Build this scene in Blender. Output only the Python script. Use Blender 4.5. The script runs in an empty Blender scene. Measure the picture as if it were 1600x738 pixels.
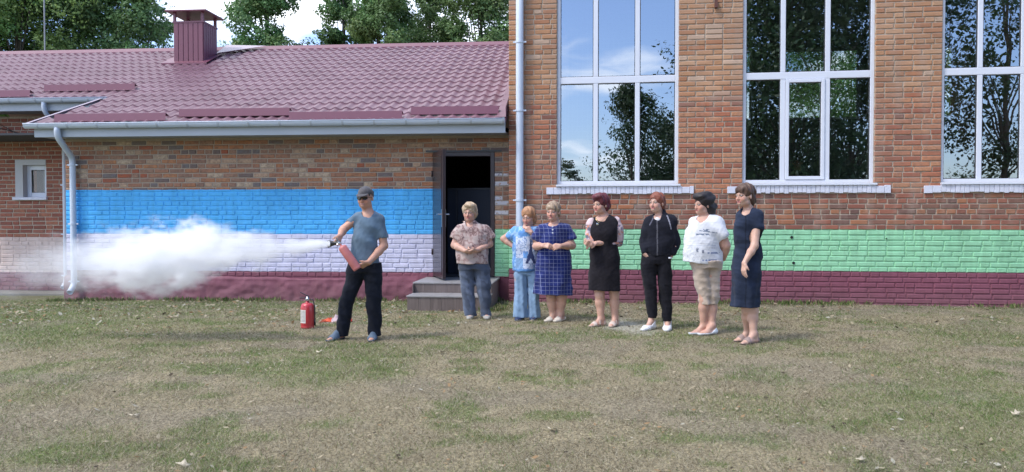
import bpy, bmesh, math, random
import numpy as np
from mathutils import Vector, Matrix
random.seed(7); RNG = np.random.default_rng(7)
scene = bpy.context.scene
COL = scene.collection
# ------------------------------------------------------------------ camera
F = 1209.0; CX, CY = 800.0, 369.0; EYE = Vector((0, 0, 1.35)); PITCH = math.atan(27 / F)
cam_d = bpy.data.cameras.new('camera'); cam = bpy.data.objects.new('camera', cam_d); COL.objects.link(cam)
cam.location = EYE; cam.rotation_euler = (math.pi / 2 - PITCH, 0, 0)
cam_d.sensor_width = 36; cam_d.lens = 36 * F / 1600; cam_d.clip_start = 0.05; cam_d.clip_end = 2000
scene.camera = cam
# ------------------------------------------------------------------ sky and sun
SUN_EL, SUN_AZ = math.radians(56), math.radians(-120)      # azimuth from +Y, clockwise seen from above; the sun stands to the left, a little behind the camera
world = bpy.data.worlds.new('World'); scene.world = world; world.use_nodes = True
wn, wl = world.node_tree.nodes, world.node_tree.links; wn.clear()
def N(nt, t, **kw):
    n = nt.nodes.new(t)
    for k, v in kw.items():
        if k.startswith('i_'):
            key = k[2:]; key = int(key) if key.isdigit() else key.replace('_', ' ')
            n.inputs[key].default_value = v
        else: setattr(n, k, v)
    return n
nt = world.node_tree
sky = N(nt, 'ShaderNodeTexSky', sky_type='NISHITA', sun_disc=False, sun_elevation=SUN_EL, sun_rotation=SUN_AZ, altitude=150, air_density=1.0, dust_density=1.2, ozone_density=1.5)
tc = N(nt, 'ShaderNodeTexCoord'); sep = N(nt, 'ShaderNodeSeparateXYZ'); wl.new(tc.outputs['Generated'], sep.inputs[0])
mz = N(nt, 'ShaderNodeMath', operation='ADD', i_1=0.18); wl.new(sep.outputs[2], mz.inputs[0])
mz2 = N(nt, 'ShaderNodeMath', operation='MAXIMUM', i_1=0.05); wl.new(mz.outputs[0], mz2.inputs[0])
dx = N(nt, 'ShaderNodeMath', operation='DIVIDE'); wl.new(sep.outputs[0], dx.inputs[0]); wl.new(mz2.outputs[0], dx.inputs[1])
dy = N(nt, 'ShaderNodeMath', operation='DIVIDE'); wl.new(sep.outputs[1], dy.inputs[0]); wl.new(mz2.outputs[0], dy.inputs[1])
cb = N(nt, 'ShaderNodeCombineXYZ', i_2=0.37); wl.new(dx.outputs[0], cb.inputs[0]); wl.new(dy.outputs[0], cb.inputs[1])
mp = N(nt, 'ShaderNodeMapping'); mp.inputs['Location'].default_value = (4.3, 0.6, 0); wl.new(cb.outputs[0], mp.inputs[0])
cn = N(nt, 'ShaderNodeTexNoise', i_Scale=0.85, i_Detail=9.0, i_Roughness=0.52, i_Distortion=0.15); wl.new(mp.outputs[0], cn.inputs['Vector'])
cr = N(nt, 'ShaderNodeMapRange', interpolation_type='SMOOTHSTEP', i_1=0.465, i_2=0.59); bia = N(nt, 'ShaderNodeMath', operation='MULTIPLY', i_1=0.075); wl.new(sep.outputs[1], bia.inputs[0]); bia2 = N(nt, 'ShaderNodeMath', operation='ADD'); wl.new(cn.outputs[0], bia2.inputs[0]); wl.new(bia.outputs[0], bia2.inputs[1]); wl.new(bia2.outputs[0], cr.inputs[0])
cloudcol = N(nt, 'ShaderNodeMix', data_type='RGBA'); cloudcol.inputs[6].default_value = (7.2, 7.7, 8.8, 1); cloudcol.inputs[7].default_value = (10.5, 10.8, 11.3, 1)
cn2 = N(nt, 'ShaderNodeTexNoise', i_Scale=2.2, i_Detail=6.0); wl.new(mp.outputs[0], cn2.inputs['Vector']); wl.new(cn2.outputs[0], cloudcol.inputs[0])
skyblue = N(nt, 'ShaderNodeMix', data_type='RGBA', blend_type='MULTIPLY', i_0=1.0); skyblue.inputs[7].default_value = (0.92, 1.0, 1.22, 1)
wl.new(sky.outputs[0], skyblue.inputs[6])
smix = N(nt, 'ShaderNodeMix', data_type='RGBA'); wl.new(cr.outputs[0], smix.inputs[0]); wl.new(skyblue.outputs[2], smix.inputs[6]); wl.new(cloudcol.outputs[2], smix.inputs[7])
bg = N(nt, 'ShaderNodeBackground', i_Strength=0.14); wl.new(smix.outputs[2], bg.inputs[0])
wo = N(nt, 'ShaderNodeOutputWorld'); wl.new(bg.outputs[0], wo.inputs[0])
sd = bpy.data.lights.new('sun', 'SUN'); sd.energy = 1.5; sd.angle = math.radians(10); sd.color = (1, 0.95, 0.87)
sun = bpy.data.objects.new('sun', sd); COL.objects.link(sun)
sv = Vector((math.sin(SUN_AZ) * math.cos(SUN_EL), math.cos(SUN_AZ) * math.cos(SUN_EL), math.sin(SUN_EL)))
sun.rotation_euler = sv.to_track_quat('Z', 'Y').to_euler(); sun.location = sv * 30
scene.view_settings.view_transform = 'Standard'; scene.view_settings.look = 'None'; scene.view_settings.gamma = 1
scene.view_settings.use_curve_mapping = False; scene.view_settings.exposure = 0.93
scene.cycles.volume_bounces = 12; scene.cycles.volume_step_rate = .45; scene.cycles.transparent_max_bounces = 24; scene.cycles.max_bounces = 10
# ------------------------------------------------------------------ helpers
def ray(px, py):
    a, b = (px - CX) / F, (CY - py) / F
    return Vector((a, math.cos(PITCH) + b * math.sin(PITCH), -math.sin(PITCH) + b * math.cos(PITCH)))
def W(px, py, Y):
    d = ray(px, py); return EYE + d * (Y / d.y)
def smooth(a, b, x):
    t = np.clip((x - a) / (b - a), 0, 1); return t * t * (3 - 2 * t)
def hash2(ix, iy, seed):
    h = (ix.astype(np.int64) * 374761393 + iy.astype(np.int64) * 668265263 + seed * 1442695041) & 0xFFFFFFFF
    h = ((h ^ (h >> 13)) * 1274126177) & 0xFFFFFFFF
    return ((h ^ (h >> 16)) & 0xFFFF) / 65535.0
def vnoise(x, y, seed=0):
    x = np.asarray(x, float); y = np.asarray(y, float)
    ix, iy = np.floor(x), np.floor(y); fx, fy = x - ix, y - iy; fx = fx * fx * (3 - 2 * fx); fy = fy * fy * (3 - 2 * fy)
    a, b, c, d = hash2(ix, iy, seed), hash2(ix + 1, iy, seed), hash2(ix, iy + 1, seed), hash2(ix + 1, iy + 1, seed)
    return (a * (1 - fx) + b * fx) * (1 - fy) + (c * (1 - fx) + d * fx) * fy
def fbm(x, y, seed=0, oct=4):
    s = 0; a = .5; t = 0
    for k in range(oct):
        s = s + a * vnoise(x * 2 ** k, y * 2 ** k, seed + k * 17); t += a; a *= .55
    return s / t
def link(o, parent=None):
    COL.objects.link(o)
    if parent is not None: o.parent = parent
    return o
def tag(o, label=None, cat=None, group=None, kind=None):
    if label: o['label'] = label
    if cat: o['category'] = cat
    if group: o['group'] = group
    if kind: o['kind'] = kind
    return o
def empty(name, loc=(0, 0, 0), rz=0, **k):
    o = bpy.data.objects.new(name, None); o.location = loc; o.rotation_euler = (0, 0, rz); link(o); tag(o, **k); o.empty_display_size = .2
    return o
class MB:
    """collects vertices and faces of one mesh"""
    def __init__(s): s.v = []; s.f = []
    def add(s, vs, fs):
        b = len(s.v); s.v += [tuple(p) for p in vs]; s.f += [tuple(b + i for i in f) for f in fs]; return s
    def box(s, x0, x1, y0, y1, z0, z1, M=None):
        vs = [Vector(p) for p in ((x0, y0, z0), (x1, y0, z0), (x1, y1, z0), (x0, y1, z0), (x0, y0, z1), (x1, y0, z1), (x1, y1, z1), (x0, y1, z1))]
        if M is not None: vs = [M @ p for p in vs]
        return s.add(vs, [(0, 3, 2, 1), (4, 5, 6, 7), (0, 1, 5, 4), (1, 2, 6, 5), (2, 3, 7, 6), (3, 0, 4, 7)])
    def tube(s, pts, rad, n=10, cap=True):
        pts = [Vector(p) for p in pts]
        if not hasattr(rad, '__len__'): rad = [rad] * len(pts)
        rings = []; up = None
        for i, p in enumerate(pts):
            t = (pts[min(i + 1, len(pts) - 1)] - pts[max(i - 1, 0)]).normalized()
            if up is None: up = t.orthogonal().normalized()
            up = (up - t * up.dot(t)).normalized(); sd_ = t.cross(up)
            rings.append([p + (up * math.cos(2 * math.pi * k / n) + sd_ * math.sin(2 * math.pi * k / n)) * rad[i] for k in range(n)])
        vs = [q for r in rings for q in r]; fs = []
        for i in range(len(pts) - 1):
            for k in range(n): fs.append((i * n + k, i * n + (k + 1) % n, (i + 1) * n + (k + 1) % n, (i + 1) * n + k))
        if cap: fs.append(tuple(range(n - 1, -1, -1))); fs.append(tuple((len(pts) - 1) * n + k for k in range(n)))
        return s.add(vs, fs)
    def build(s, name, mat, parent=None, smooth_=False, bevel=0, **k):
        me = bpy.data.meshes.new(name); me.from_pydata(s.v, [], s.f)
        if mat: me.materials.append(mat)
        if smooth_: me.polygons.foreach_set('use_smooth', [True] * len(me.polygons))
        me.update(); o = bpy.data.objects.new(name, me); link(o, parent); tag(o, **k)
        if bevel:
            m = o.modifiers.new('bevel', 'BEVEL'); m.width = bevel; m.segments = 2; m.limit_method = 'ANGLE'
        return o
def np_mesh(name, V, Fq, mat, parent=None, col=None, smooth_=False, **k):
    """mesh from arrays; faces all of one size; optional per-vertex colour"""
    me = bpy.data.meshes.new(name); nv, nf, s = len(V), len(Fq), Fq.shape[1]
    me.vertices.add(nv); me.vertices.foreach_set('co', np.asarray(V, np.float32).ravel())
    me.loops.add(nf * s); me.loops.foreach_set('vertex_index', np.asarray(Fq, np.int32).ravel())
    me.polygons.add(nf); me.polygons.foreach_set('loop_start', np.arange(0, nf * s, s, dtype=np.int32)); me.polygons.foreach_set('loop_total', np.full(nf, s, np.int32))
    if smooth_: me.polygons.foreach_set('use_smooth', np.ones(nf, bool))
    me.update(calc_edges=True)
    if col is not None:
        a = me.color_attributes.new('Col', 'FLOAT_COLOR', 'POINT'); c = np.ones((nv, 4), np.float32); c[:, :3] = col; a.data.foreach_set('color', c.ravel())
    if mat: me.materials.append(mat)
    o = bpy.data.objects.new(name, me); link(o, parent); tag(o, **k); return o
# ------------------------------------------------------------------ materials
def newmat(name):
    m = bpy.data.materials.new(name); m.use_nodes = True; t = m.node_tree; t.nodes.clear()
    out = t.nodes.new('ShaderNodeOutputMaterial'); b = t.nodes.new('ShaderNodeBsdfPrincipled'); t.links.new(b.outputs[0], out.inputs[0]); return m, t, b, out
def bump(t, b, scale, strength, dist=0.01, detail=4, vec=None, prev=None, rough=.55):
    n = N(t, 'ShaderNodeTexNoise', i_Scale=scale, i_Detail=detail, i_Roughness=rough)
    if vec is not None: t.links.new(vec, n.inputs['Vector'])
    bp = N(t, 'ShaderNodeBump', i_Strength=strength, i_Distance=dist); t.links.new(n.outputs[0], bp.inputs['Height'])
    if prev is not None: t.links.new(prev.outputs[0], bp.inputs['Normal'])
    t.links.new(bp.outputs[0], b.inputs['Normal']); return bp
def plain(name, col, rough=.5, metal=0, var=.12, nscale=6, bs=0, bscale=60, coat=0, spec=.5, world_=True):
    m, t, b, o = newmat(name)
    g = N(t, 'ShaderNodeNewGeometry'); n = N(t, 'ShaderNodeTexNoise', i_Scale=nscale, i_Detail=5.0); t.links.new(g.outputs['Position'], n.inputs['Vector'])
    mx = N(t, 'ShaderNodeMix', data_type='RGBA'); mx.inputs[6].default_value = (*[c * (1 - var) for c in col], 1); mx.inputs[7].default_value = (*[min(1, c * (1 + var)) for c in col], 1)
    t.links.new(n.outputs[0], mx.inputs[0]); t.links.new(mx.outputs[2], b.inputs['Base Color'])
    b.inputs['Roughness'].default_value = rough; b.inputs['Metallic'].default_value = metal; b.inputs['Coat Weight'].default_value = coat; b.inputs['Specular IOR Level'].default_value = spec
    if bs: bump(t, b, bscale, bs, vec=g.outputs['Position'])
    return m
def ramp(t, fac, stops, interp='LINEAR'):
    r = t.nodes.new('ShaderNodeValToRGB'); e = r.color_ramp; e.interpolation = interp
    while len(e.elements) < len(stops): e.elements.new(.5)
    for el, (p, c) in zip(e.elements, stops): el.position = p; el.color = (*c, 1)
    t.links.new(fac, r.inputs[0]); return r
def mixc(t, fac, a, b, blend='MIX'):
    m = N(t, 'ShaderNodeMix', data_type='RGBA', blend_type=blend)
    for s, v in ((0, fac), (6, a), (7, b)):
        if isinstance(v, (int, float)): m.inputs[s].default_value = v
        elif isinstance(v, tuple): m.inputs[s].default_value = (*v, 1)
        else: t.links.new(v, m.inputs[s])
    return m.outputs[2]
def mth(t, op, a, b=None, clamp=False):
    m = N(t, 'ShaderNodeMath', operation=op); m.use_clamp = clamp
    for s, v in ((0, a), (1, b)):
        if v is None: continue
        if isinstance(v, (int, float)): m.inputs[s].default_value = v
        else: t.links.new(v, m.inputs[s])
    return m.outputs[0]
BLUE = (.09, .46, .88); LILAC = (.60, .59, .74); MAROON = (.235, .08, .115); GREEN = (.31, .63, .39); BEIGE = (.64, .50, .45)
def masonry(name, which, mortar=False):
    """brick / mortar with painted bands at fixed heights of the wall"""
    m, t, b, o = newmat(name)
    g = N(t, 'ShaderNodeNewGeometry'); P = g.outputs['Position']; s = N(t, 'ShaderNodeSeparateXYZ'); t.links.new(P, s.inputs[0]); Z, X = s.outputs[2], s.outputs[0]
    oi = N(t, 'ShaderNodeObjectInfo'); rnd = mth(t, 'FRACT', mth(t, 'ADD', oi.outputs['Random'], g.outputs['Random Per Island']))
    n1 = N(t, 'ShaderNodeTexNoise', i_Scale=22.0, i_Detail=6.0, i_Roughness=.65); t.links.new(P, n1.inputs['Vector'])
    n2 = N(t, 'ShaderNodeTexNoise', i_Scale=1.1, i_Detail=4.0); t.links.new(P, n2.inputs['Vector'])
    if mortar:
        base = ramp(t, n1.outputs[0], [(.3, (.33, .27, .21)), (.7, (.50, .42, .34))]).outputs[0]
        if which == 'low': base = mixc(t, .4, base, (.26, .21, .17))
    else:
        if which == 'low':
            st = [(0, (.37, .18, .11)), (.16, (.30, .17, .12)), (.30, (.46, .31, .21)), (.40, (.17, .13, .12)), (.46, (.42, .18, .09)), (.60, (.50, .38, .27)), (.70, (.33, .19, .13)), (.82, (.17, .15, .15)), (.87, (.44, .20, .10)), (.96, (.36, .10, .05))]
        elif which == 'rear':
            st = [(0, (.38, .13, .085)), (.3, (.31, .10, .07)), (.55, (.40, .16, .10)), (.8, (.27, .085, .06)), (.95, (.36, .14, .10))]
        else:
            st = [(0, (.46, .195, .105)), (.2, (.41, .15, .085)), (.4, (.49, .235, .13)), (.58, (.34, .115, .07)), (.75, (.44, .19, .11)), (.90, (.24, .10, .075)), (.96, (.46, .22, .13))]
        base = ramp(t, rnd, st, 'CONSTANT').outputs[0]
        nsp = ramp(t, n1.outputs[0], [(.42, (0, 0, 0)), (.70, (1, 1, 1))]).outputs[0]; base = mixc(t, mth(t, 'MULTIPLY', nsp, .75), base, (.15, .09, .07) if which != 'tall' else (.24, .12, .08), 'MIX')
        if which == 'tall':
            # weathered pale bricks high up, dark old bricks just above the paint
            hi = N(t, 'ShaderNodeMapRange', interpolation_type='SMOOTHSTEP', i_1=3.05, i_2=3.5); t.links.new(Z, hi.inputs[0])
            pal = ramp(t, rnd, [(0, (.44, .24, .13)), (.3, (.50, .30, .18)), (.5, (.40, .19, .10)), (.7, (.47, .27, .16)), (.88, (.56, .40, .29)), (.96, (.42, .22, .12))], 'CONSTANT').outputs[0]
            base = mixc(t, mth(t, 'MULTIPLY', hi.outputs[0], .85), base, pal)
            lo = N(t, 'ShaderNodeMapRange', interpolation_type='SMOOTHSTEP', i_1=1.84, i_2=1.72); t.links.new(Z, lo.inputs[0])
            dk = ramp(t, rnd, [(0, (.30, .10, .065)), (.25, (.18, .085, .065)), (.45, (.34, .14, .07)), (.65, (.23, .085, .06)), (.85, (.13, .075, .065))], 'CONSTANT').outputs[0]
            base = mixc(t, mth(t, 'MULTIPLY', lo.outputs[0], .85), base, dk)
        gr = ramp(t, n2.outputs[0], [(.38, (0, 0, 0)), (.72, (1, 1, 1))]).outputs[0]; base = mixc(t, mth(t, 'MULTIPLY', gr, .42 if which == 'tall' else .22), base, (.21, .15, .12))
        sk = N(t, 'ShaderNodeMapping'); sk.inputs['Scale'].default_value = (5, 5, .7); t.links.new(P, sk.inputs[0]); sn = N(t, 'ShaderNodeTexNoise', i_Scale=1.0, i_Detail=5.0); t.links.new(sk.outputs[0], sn.inputs['Vector'])
        base = mixc(t, mth(t, 'MULTIPLY', ramp(t, sn.outputs[0], [(.5, (0, 0, 0)), (.75, (1, 1, 1))]).outputs[0], .5 if which == 'tall' else .2), base, (.36, .28, .23) if which == 'tall' else (.15, .12, .10))
    def band(col, z0, z1, cur):
        k = mth(t, 'MULTIPLY', mth(t, 'GREATER_THAN', Z, z0), mth(t, 'LESS_THAN', Z, z1)); return mixc(t, k, cur, col), k
    pv = ramp(t, n2.outputs[0], [(.3, (.86, .86, .87)), (.7, (1.05, 1.05, 1.04))]).outputs[0]
    wz = N(t, 'ShaderNodeTexNoise', i_Scale=7.0, i_Detail=3.0); t.links.new(P, wz.inputs['Vector']); Z0 = Z; Z = mth(t, 'ADD', Z, mth(t, 'MULTIPLY', mth(t, 'SUBTRACT', wz.outputs[0], .5), .022))
    chn = N(t, 'ShaderNodeTexNoise', i_Scale=26.0, i_Detail=5.0, i_Roughness=.7); t.links.new(P, chn.inputs['Vector']); chip = mth(t, 'MULTIPLY', mth(t, 'GREATER_THAN', chn.outputs[0], .705), .8)
    strk = N(t, 'ShaderNodeTexNoise', i_Scale=1.0, i_Detail=6.0, i_Roughness=.7); smp = N(t, 'ShaderNodeMapping'); smp.inputs['Scale'].default_value = (9, 9, 1.2); t.links.new(P, smp.inputs[0]); t.links.new(smp.outputs[0], strk.inputs['Vector'])
    pv = mixc(t, 1.0, pv, ramp(t, strk.outputs[0], [(.3, (.84, .83, .82)), (.6, (1.03, 1.03, 1.03))]).outputs[0], 'MULTIPLY')
    pcol = base; K = None
    if which == 'low':
        L = mth(t, 'LESS_THAN', X, -.95); R = mth(t, 'GREATER_THAN', X, -.7)
        for col, z0, z1, side in ((MAROON, -1, .45, L), (LILAC, .45, 1.09, L), (BLUE, 1.09, 1.85, L), (MAROON, -1, .39, R), (GREEN, .39, 1.18, R)):
            k = mth(t, 'MULTIPLY', mth(t, 'MULTIPLY', mth(t, 'GREATER_THAN', Z, z0), mth(t, 'LESS_THAN', Z, z1)), side)
            pcol = mixc(t, k, pcol, mixc(t, 1.0, col, pv, 'MULTIPLY')); K = k if K is None else mth(t, 'ADD', K, k)
        if not mortar:   # patches of old whitewash right of the door
            k = mth(t, 'MULTIPLY', mth(t, 'MULTIPLY', mth(t, 'GREATER_THAN', Z, 1.3), mth(t, 'LESS_THAN', Z, 2.1)), mth(t, 'MULTIPLY', R, mth(t, 'GREATER_THAN', rnd, .45)))
            pcol = mixc(t, mth(t, 'MULTIPLY', k, mth(t, 'GREATER_THAN', n1.outputs[0], .42)), pcol, (.55, .55, .60))
    elif which == 'tall':
        for col, z0, z1 in ((MAROON, -1, .54), (GREEN, .54, 1.184)):
            k = mth(t, 'MULTIPLY', mth(t, 'GREATER_THAN', Z, z0), mth(t, 'LESS_THAN', Z, z1))
            pcol = mixc(t, k, pcol, mixc(t, 1.0, col, pv, 'MULTIPLY')); K = k if K is None else mth(t, 'ADD', K, k)
    else:
        for col, z0, z1 in ((MAROON, -1, .30), (BEIGE, .30, .99)):
            k = mth(t, 'MULTIPLY', mth(t, 'GREATER_THAN', Z, z0), mth(t, 'LESS_THAN', Z, z1))
            pcol = mixc(t, k, pcol, mixc(t, 1.0, col, pv, 'MULTIPLY')); K = k if K is None else mth(t, 'ADD', K, k)
    pcol = mixc(t, chip, pcol, base)
    # dust and scuffs near the ground
    sc = N(t, 'ShaderNodeTexNoise', i_Scale=5.0, i_Detail=8.0, i_Roughness=.7); t.links.new(P, sc.inputs['Vector'])
    lowd = N(t, 'ShaderNodeMapRange', i_1=.35, i_2=-.1, i_3=0.0, i_4=.55); t.links.new(Z0, lowd.inputs[0])
    pcol = mixc(t, mth(t, 'MULTIPLY', lowd.outputs[0], sc.outputs[0]), pcol, (.20, .16, .13))
    t.links.new(pcol, b.inputs['Base Color'])
    t.links.new(mth(t, 'SUBTRACT', .92, mth(t, 'MULTIPLY', K, .30)), b.inputs['Roughness'])
    b.inputs['Specular IOR Level'].default_value = .3
    bp = bump(t, b, 70, .5, dist=.006, vec=P); bump(t, b, 14, .5, dist=.010, vec=P, prev=bp)
    return m
M = {}
for w_ in ('low', 'tall', 'rear'):
    M['brick_' + w_] = masonry('brick ' + w_, w_); M['mortar_' + w_] = masonry('mortar ' + w_, w_, True)
M['white'] = plain('white plastic', (.66, .69, .77), .35, var=.04)
M['gutter'] = plain('white coated steel', (.54, .60, .70), .35, var=.08, nscale=3)
M['fascia'] = plain('grey white fascia', (.40, .44, .50), .5, var=.1, nscale=2); M['sillpaint'] = plain('white painted brick', (.62, .63, .72), .6, var=.15, nscale=12, bs=.4, bscale=50)
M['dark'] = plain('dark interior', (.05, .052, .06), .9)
M['gymwall'] = plain('gym wall paint', (.16, .17, .19), .8)
M['gymgreen'] = plain('gym green trim', (.30, .42, .22), .6)
M['roofin'] = plain('soffit board', (.30, .31, .33), .7)
M['doorbrown'] = plain('brown door paint', (.035, .022, .025), .35, var=.2)
M['blacksteel'] = plain('black steel', (.02, .02, .022), .35)
M['chrome'] = plain('brushed steel', (.6, .6, .62), .3, metal=1)
M['chimney'] = plain('maroon profiled steel', (.17, .055, .085), .4, var=.08)
def roofmat():
    m, t, b, o = newmat('maroon metal tile'); g = N(t, 'ShaderNodeNewGeometry'); P = g.outputs['Position']
    n = N(t, 'ShaderNodeTexNoise', i_Scale=1.5, i_Detail=6.0); t.links.new(P, n.inputs['Vector'])
    oi = N(t, 'ShaderNodeObjectInfo')
    r = ramp(t, n.outputs[0], [(.3, (.135, .060, .082)), (.5, (.165, .078, .104)), (.7, (.195, .100, .128))]).outputs[0]
    t.links.new(r, b.inputs['Base Color'])
    b.inputs['Roughness'].default_value = .5; b.inputs['Coat Weight'].default_value = .06; b.inputs['Coat Roughness'].default_value = .25; return m
M['roof'] = roofmat()
def glassmat(name, fac=.36, tint=(.78, .85, .85)):
    m, t, b, o = newmat(name); t.nodes.remove(b)
    tr = N(t, 'ShaderNodeBsdfTransparent'); tr.inputs[0].default_value = (*tint, 1)
    gl = N(t, 'ShaderNodeBsdfGlossy'); gl.inputs['Roughness'].default_value = .004; gl.inputs[0].default_value = (.92, .96, 1, 1)
    g = N(t, 'ShaderNodeNewGeometry'); nz = N(t, 'ShaderNodeTexNoise', i_Scale=1.3, i_Detail=1.0); t.links.new(g.outputs['Position'], nz.inputs['Vector'])
    bp = N(t, 'ShaderNodeBump', i_Strength=.22, i_Distance=.012); t.links.new(nz.outputs[0], bp.inputs['Height']); t.links.new(bp.outputs[0], gl.inputs['Normal'])
    fr = N(t, 'ShaderNodeFresnel', i_IOR=1.5); f = mth(t, 'ADD', fr.outputs[0], fac, True)
    mx = N(t, 'ShaderNodeMixShader'); t.links.new(f, mx.inputs[0]); t.links.new(tr.outputs[0], mx.inputs[1]); t.links.new(gl.outputs[0], mx.inputs[2]); t.links.new(mx.outputs[0], o.inputs[0]); return m
M['glass'] = glassmat('window glass'); M['glass_dim'] = glassmat('small window glass', .02)
# ------------------------------------------------------------------ building frames (world placement of each wall)
class Frame:
    def __init__(s, X0, Y0, deg):
        s.o = Vector((X0, Y0, 0)); a = math.radians(deg); s.rz = -a; s.u = Vector((math.cos(a), -math.sin(a), 0)); s.w = Vector((math.sin(a), math.cos(a), 0))
    def at(s, px, py, w=0):
        """local (u, z) where the sight line of a photo pixel meets the plane w"""
        d = ray(px, py); k = ((s.o + s.w * w - EYE).dot(s.w)) / d.dot(s.w); p = EYE + d * k
        return (p - s.o).dot(s.u), p.z
    def world(s, u, w, z): return s.o + s.u * u + s.w * w + Vector((0, 0, z))
FL = Frame(-.053, 12.855, 5.0); FR = Frame(-.05, 12.60, 7.5)
COURSE = .0805
# brick variants: chamfered boxes, front face at y=-.0, body behind
def brick_mesh(name, L, H, mat, seed):
    r = random.Random(seed); c = .008; D = .05; j = lambda a: r.uniform(-a, a)
    x0, x1, z0, z1 = 0, L, 0, H
    fr = [(x0 + c + j(.002), j(.002), z0 + c + j(.002)), (x1 - c + j(.002), j(.002), z0 + c + j(.002)), (x1 - c + j(.002), j(.002), z1 - c + j(.002)), (x0 + c + j(.002), j(.002), z1 - c + j(.002))]
    md = [(x0 + j(.002), .008, z0 + j(.003)), (x1 + j(.002), .008, z0 + j(.003)), (x1 + j(.002), .008, z1 + j(.003)), (x0 + j(.002), .008, z1 + j(.003))]; bk = [(x, D, z) for x, _, z in md]
    me = bpy.data.meshes.new(name); fs = [(0, 1, 2, 3)]
    for a in range(4):
        b_ = (a + 1) % 4; fs += [(4 + a, 4 + b_, b_, a), (8 + a, 8 + b_, 4 + b_, 4 + a)]
    me.from_pydata(fr + md + bk, [], fs); me.materials.append(mat); me.update(); return me
def lay_bricks(frame, parent, mat, u0, u1, z0, z1, openings, w=0, seed=1, near=None, limit=300, proud=.012, hide=None, hdrs=.16):
    """courses of single bricks on the wall face w; openings = (ua, ub, za, zb)"""
    rr = random.Random(seed); L, H, J = .255, COURSE - .0155, .0165
    meshes = [brick_mesh('brick', L, H, mat, seed * 10 + k) for k in range(10)] + [brick_mesh('brick', .127, H, mat, seed * 10 + 50 + k) for k in range(5)]
    out = []; n = int(round((z1 - z0) / COURSE))
    for k in range(n):
        za = z0 + k * COURSE; zb = za + H
        cuts = sorted([(o[0], o[1]) for o in openings if o[2] < zb - .012 and o[3] > za + .012])
        segs = []; a = u0
        for c in cuts:
            if c[0] > a + .02: segs.append((a, c[0]))
            a = max(a, c[1])
        if a < u1 - .02: segs.append((a, u1))
        for a, b_ in segs:
            x = a; first = True; hdr = rr.random() < hdrs
            while x < b_ - .02:
                if first: ln = (L if k % 2 else .127) if not hdr else .127
                else: ln = .127 if (hdr and rr.random() < .8) or rr.random() < .16 else L
                first = False; ln = ln * rr.uniform(.985, 1.0)
                if b_ - (x + ln + J) < .06: ln = b_ - x - .004
                if x + ln > b_: ln = b_ - x - .004
                out.append((x, za + rr.uniform(-.0015, .0015), ln, w - proud + rr.uniform(-.003, .0035), rr.uniform(-.012, .012), rr.uniform(-.006, .006))); x += ln + J
    def size(b_):
        p = frame.world(b_[0] + b_[2] / 2, b_[3], b_[1]); d = (p - EYE).length; s_ = b_[2] / d
        q = p.x / p.y * F + CX; inside = -5 < q < 1605 and (EYE.z - p.z) / p.y * F + 342 > 0
        if hide and hide(q, (EYE.z - p.z) / p.y * F + 342): s_ *= .3
        return s_ if inside else 0
    out.sort(key=size, reverse=True)
    rest = MB()
    for i, (x, z, ln, y, ry, rx) in enumerate(out):
        hd = ln < .19; me = meshes[10 + rr.randrange(5)] if hd else meshes[rr.randrange(10)]; sx = ln / (.127 if hd else L)
        if i < limit:
            o = bpy.data.objects.new('brick', me); o.location = (x, y, z); o.rotation_euler = (rx, 0, 0); o.rotation_euler[2] = ry * .4; o.scale = (sx, 1, 1); link(o, parent)
        else:
            Mx = Matrix.Translation((x, y, z)) @ Matrix.Rotation(ry * .4, 4, 'Z') @ Matrix.Diagonal((sx, 1, 1, 1))
            rest.add([Mx @ v.co for v in me.vertices], [tuple(p.vertices) for p in me.polygons])
    if len(out) > limit: rest.build('brickwork', mat, parent, kind='stuff')
def wall_with_openings(mb, u0, u1, z0, z1, w0, w1, openings):
    us = sorted({u0, u1, *[v for o in openings for v in o[:2]]}); us = [u for u in us if u0 <= u <= u1]
    for a, b_ in zip(us[:-1], us[1:]):
        cs = sorted([(o[2], o[3]) for o in openings if o[0] < b_ - 1e-4 and o[1] > a + 1e-4]); z = z0
        for c in cs:
            if c[0] > z + 1e-4: mb.box(a, b_, w0, w1, z, min(c[0], z1))
            z = max(z, c[1])
        if z < z1: mb.box(a, b_, w0, w1, z, z1)
    return mb
def gz(x, y):
    x = np.asarray(x, float); y = np.asarray(y, float)
    k = smooth(10.6, 13.0, y) * (1 - smooth(14, 20, y)); lr = np.interp(x, [-9, -6, -3, -1, 4, 8], [-.11, -.055, -.045, -.02, .03, .07])
    return k * lr + (fbm(x * .9, y * .9, 3, 4) - .5) * .03 + (fbm(x * 6, y * 6, 9, 3) - .5) * .012
# ================================================================== LOW WING
low = empty('low_brick_wing', FL.o, FL.rz, label='low brick wing with maroon tiled roof, blue and white painted wall and open door', cat='building')
uL, _ = FL.at(103, 300); dl, _ = FL.at(677, 300); dr, _ = FL.at(773, 300); DZ0, DZ1 = .385, FL.at(725, 238)[1]
door_open = (dl, dr, DZ0 - .35, DZ1)
wl_ = wall_with_openings(MB(), uL, 0, -.4, 2.78, .0, .38, [(dl, dr, -.4, DZ1)])
lw = wl_.build('wall', M['mortar_low'], low)
# return wall to the rear part, hidden inner walls
MB().box(uL, uL + .36, .385, 1.5, -.4, 2.9).build('side_wall', M['brick_rear'], low)
lay_bricks(FL, lw, M['brick_low'], uL, 0, .45 - COURSE * 1, 2.74, [(dl, dr, -1, DZ1)], seed=3, proud=.010, hdrs=.3, hide=lambda x, y: (520 < x < 610 and y > 290) or (y > 368 and x < 500))
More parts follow.
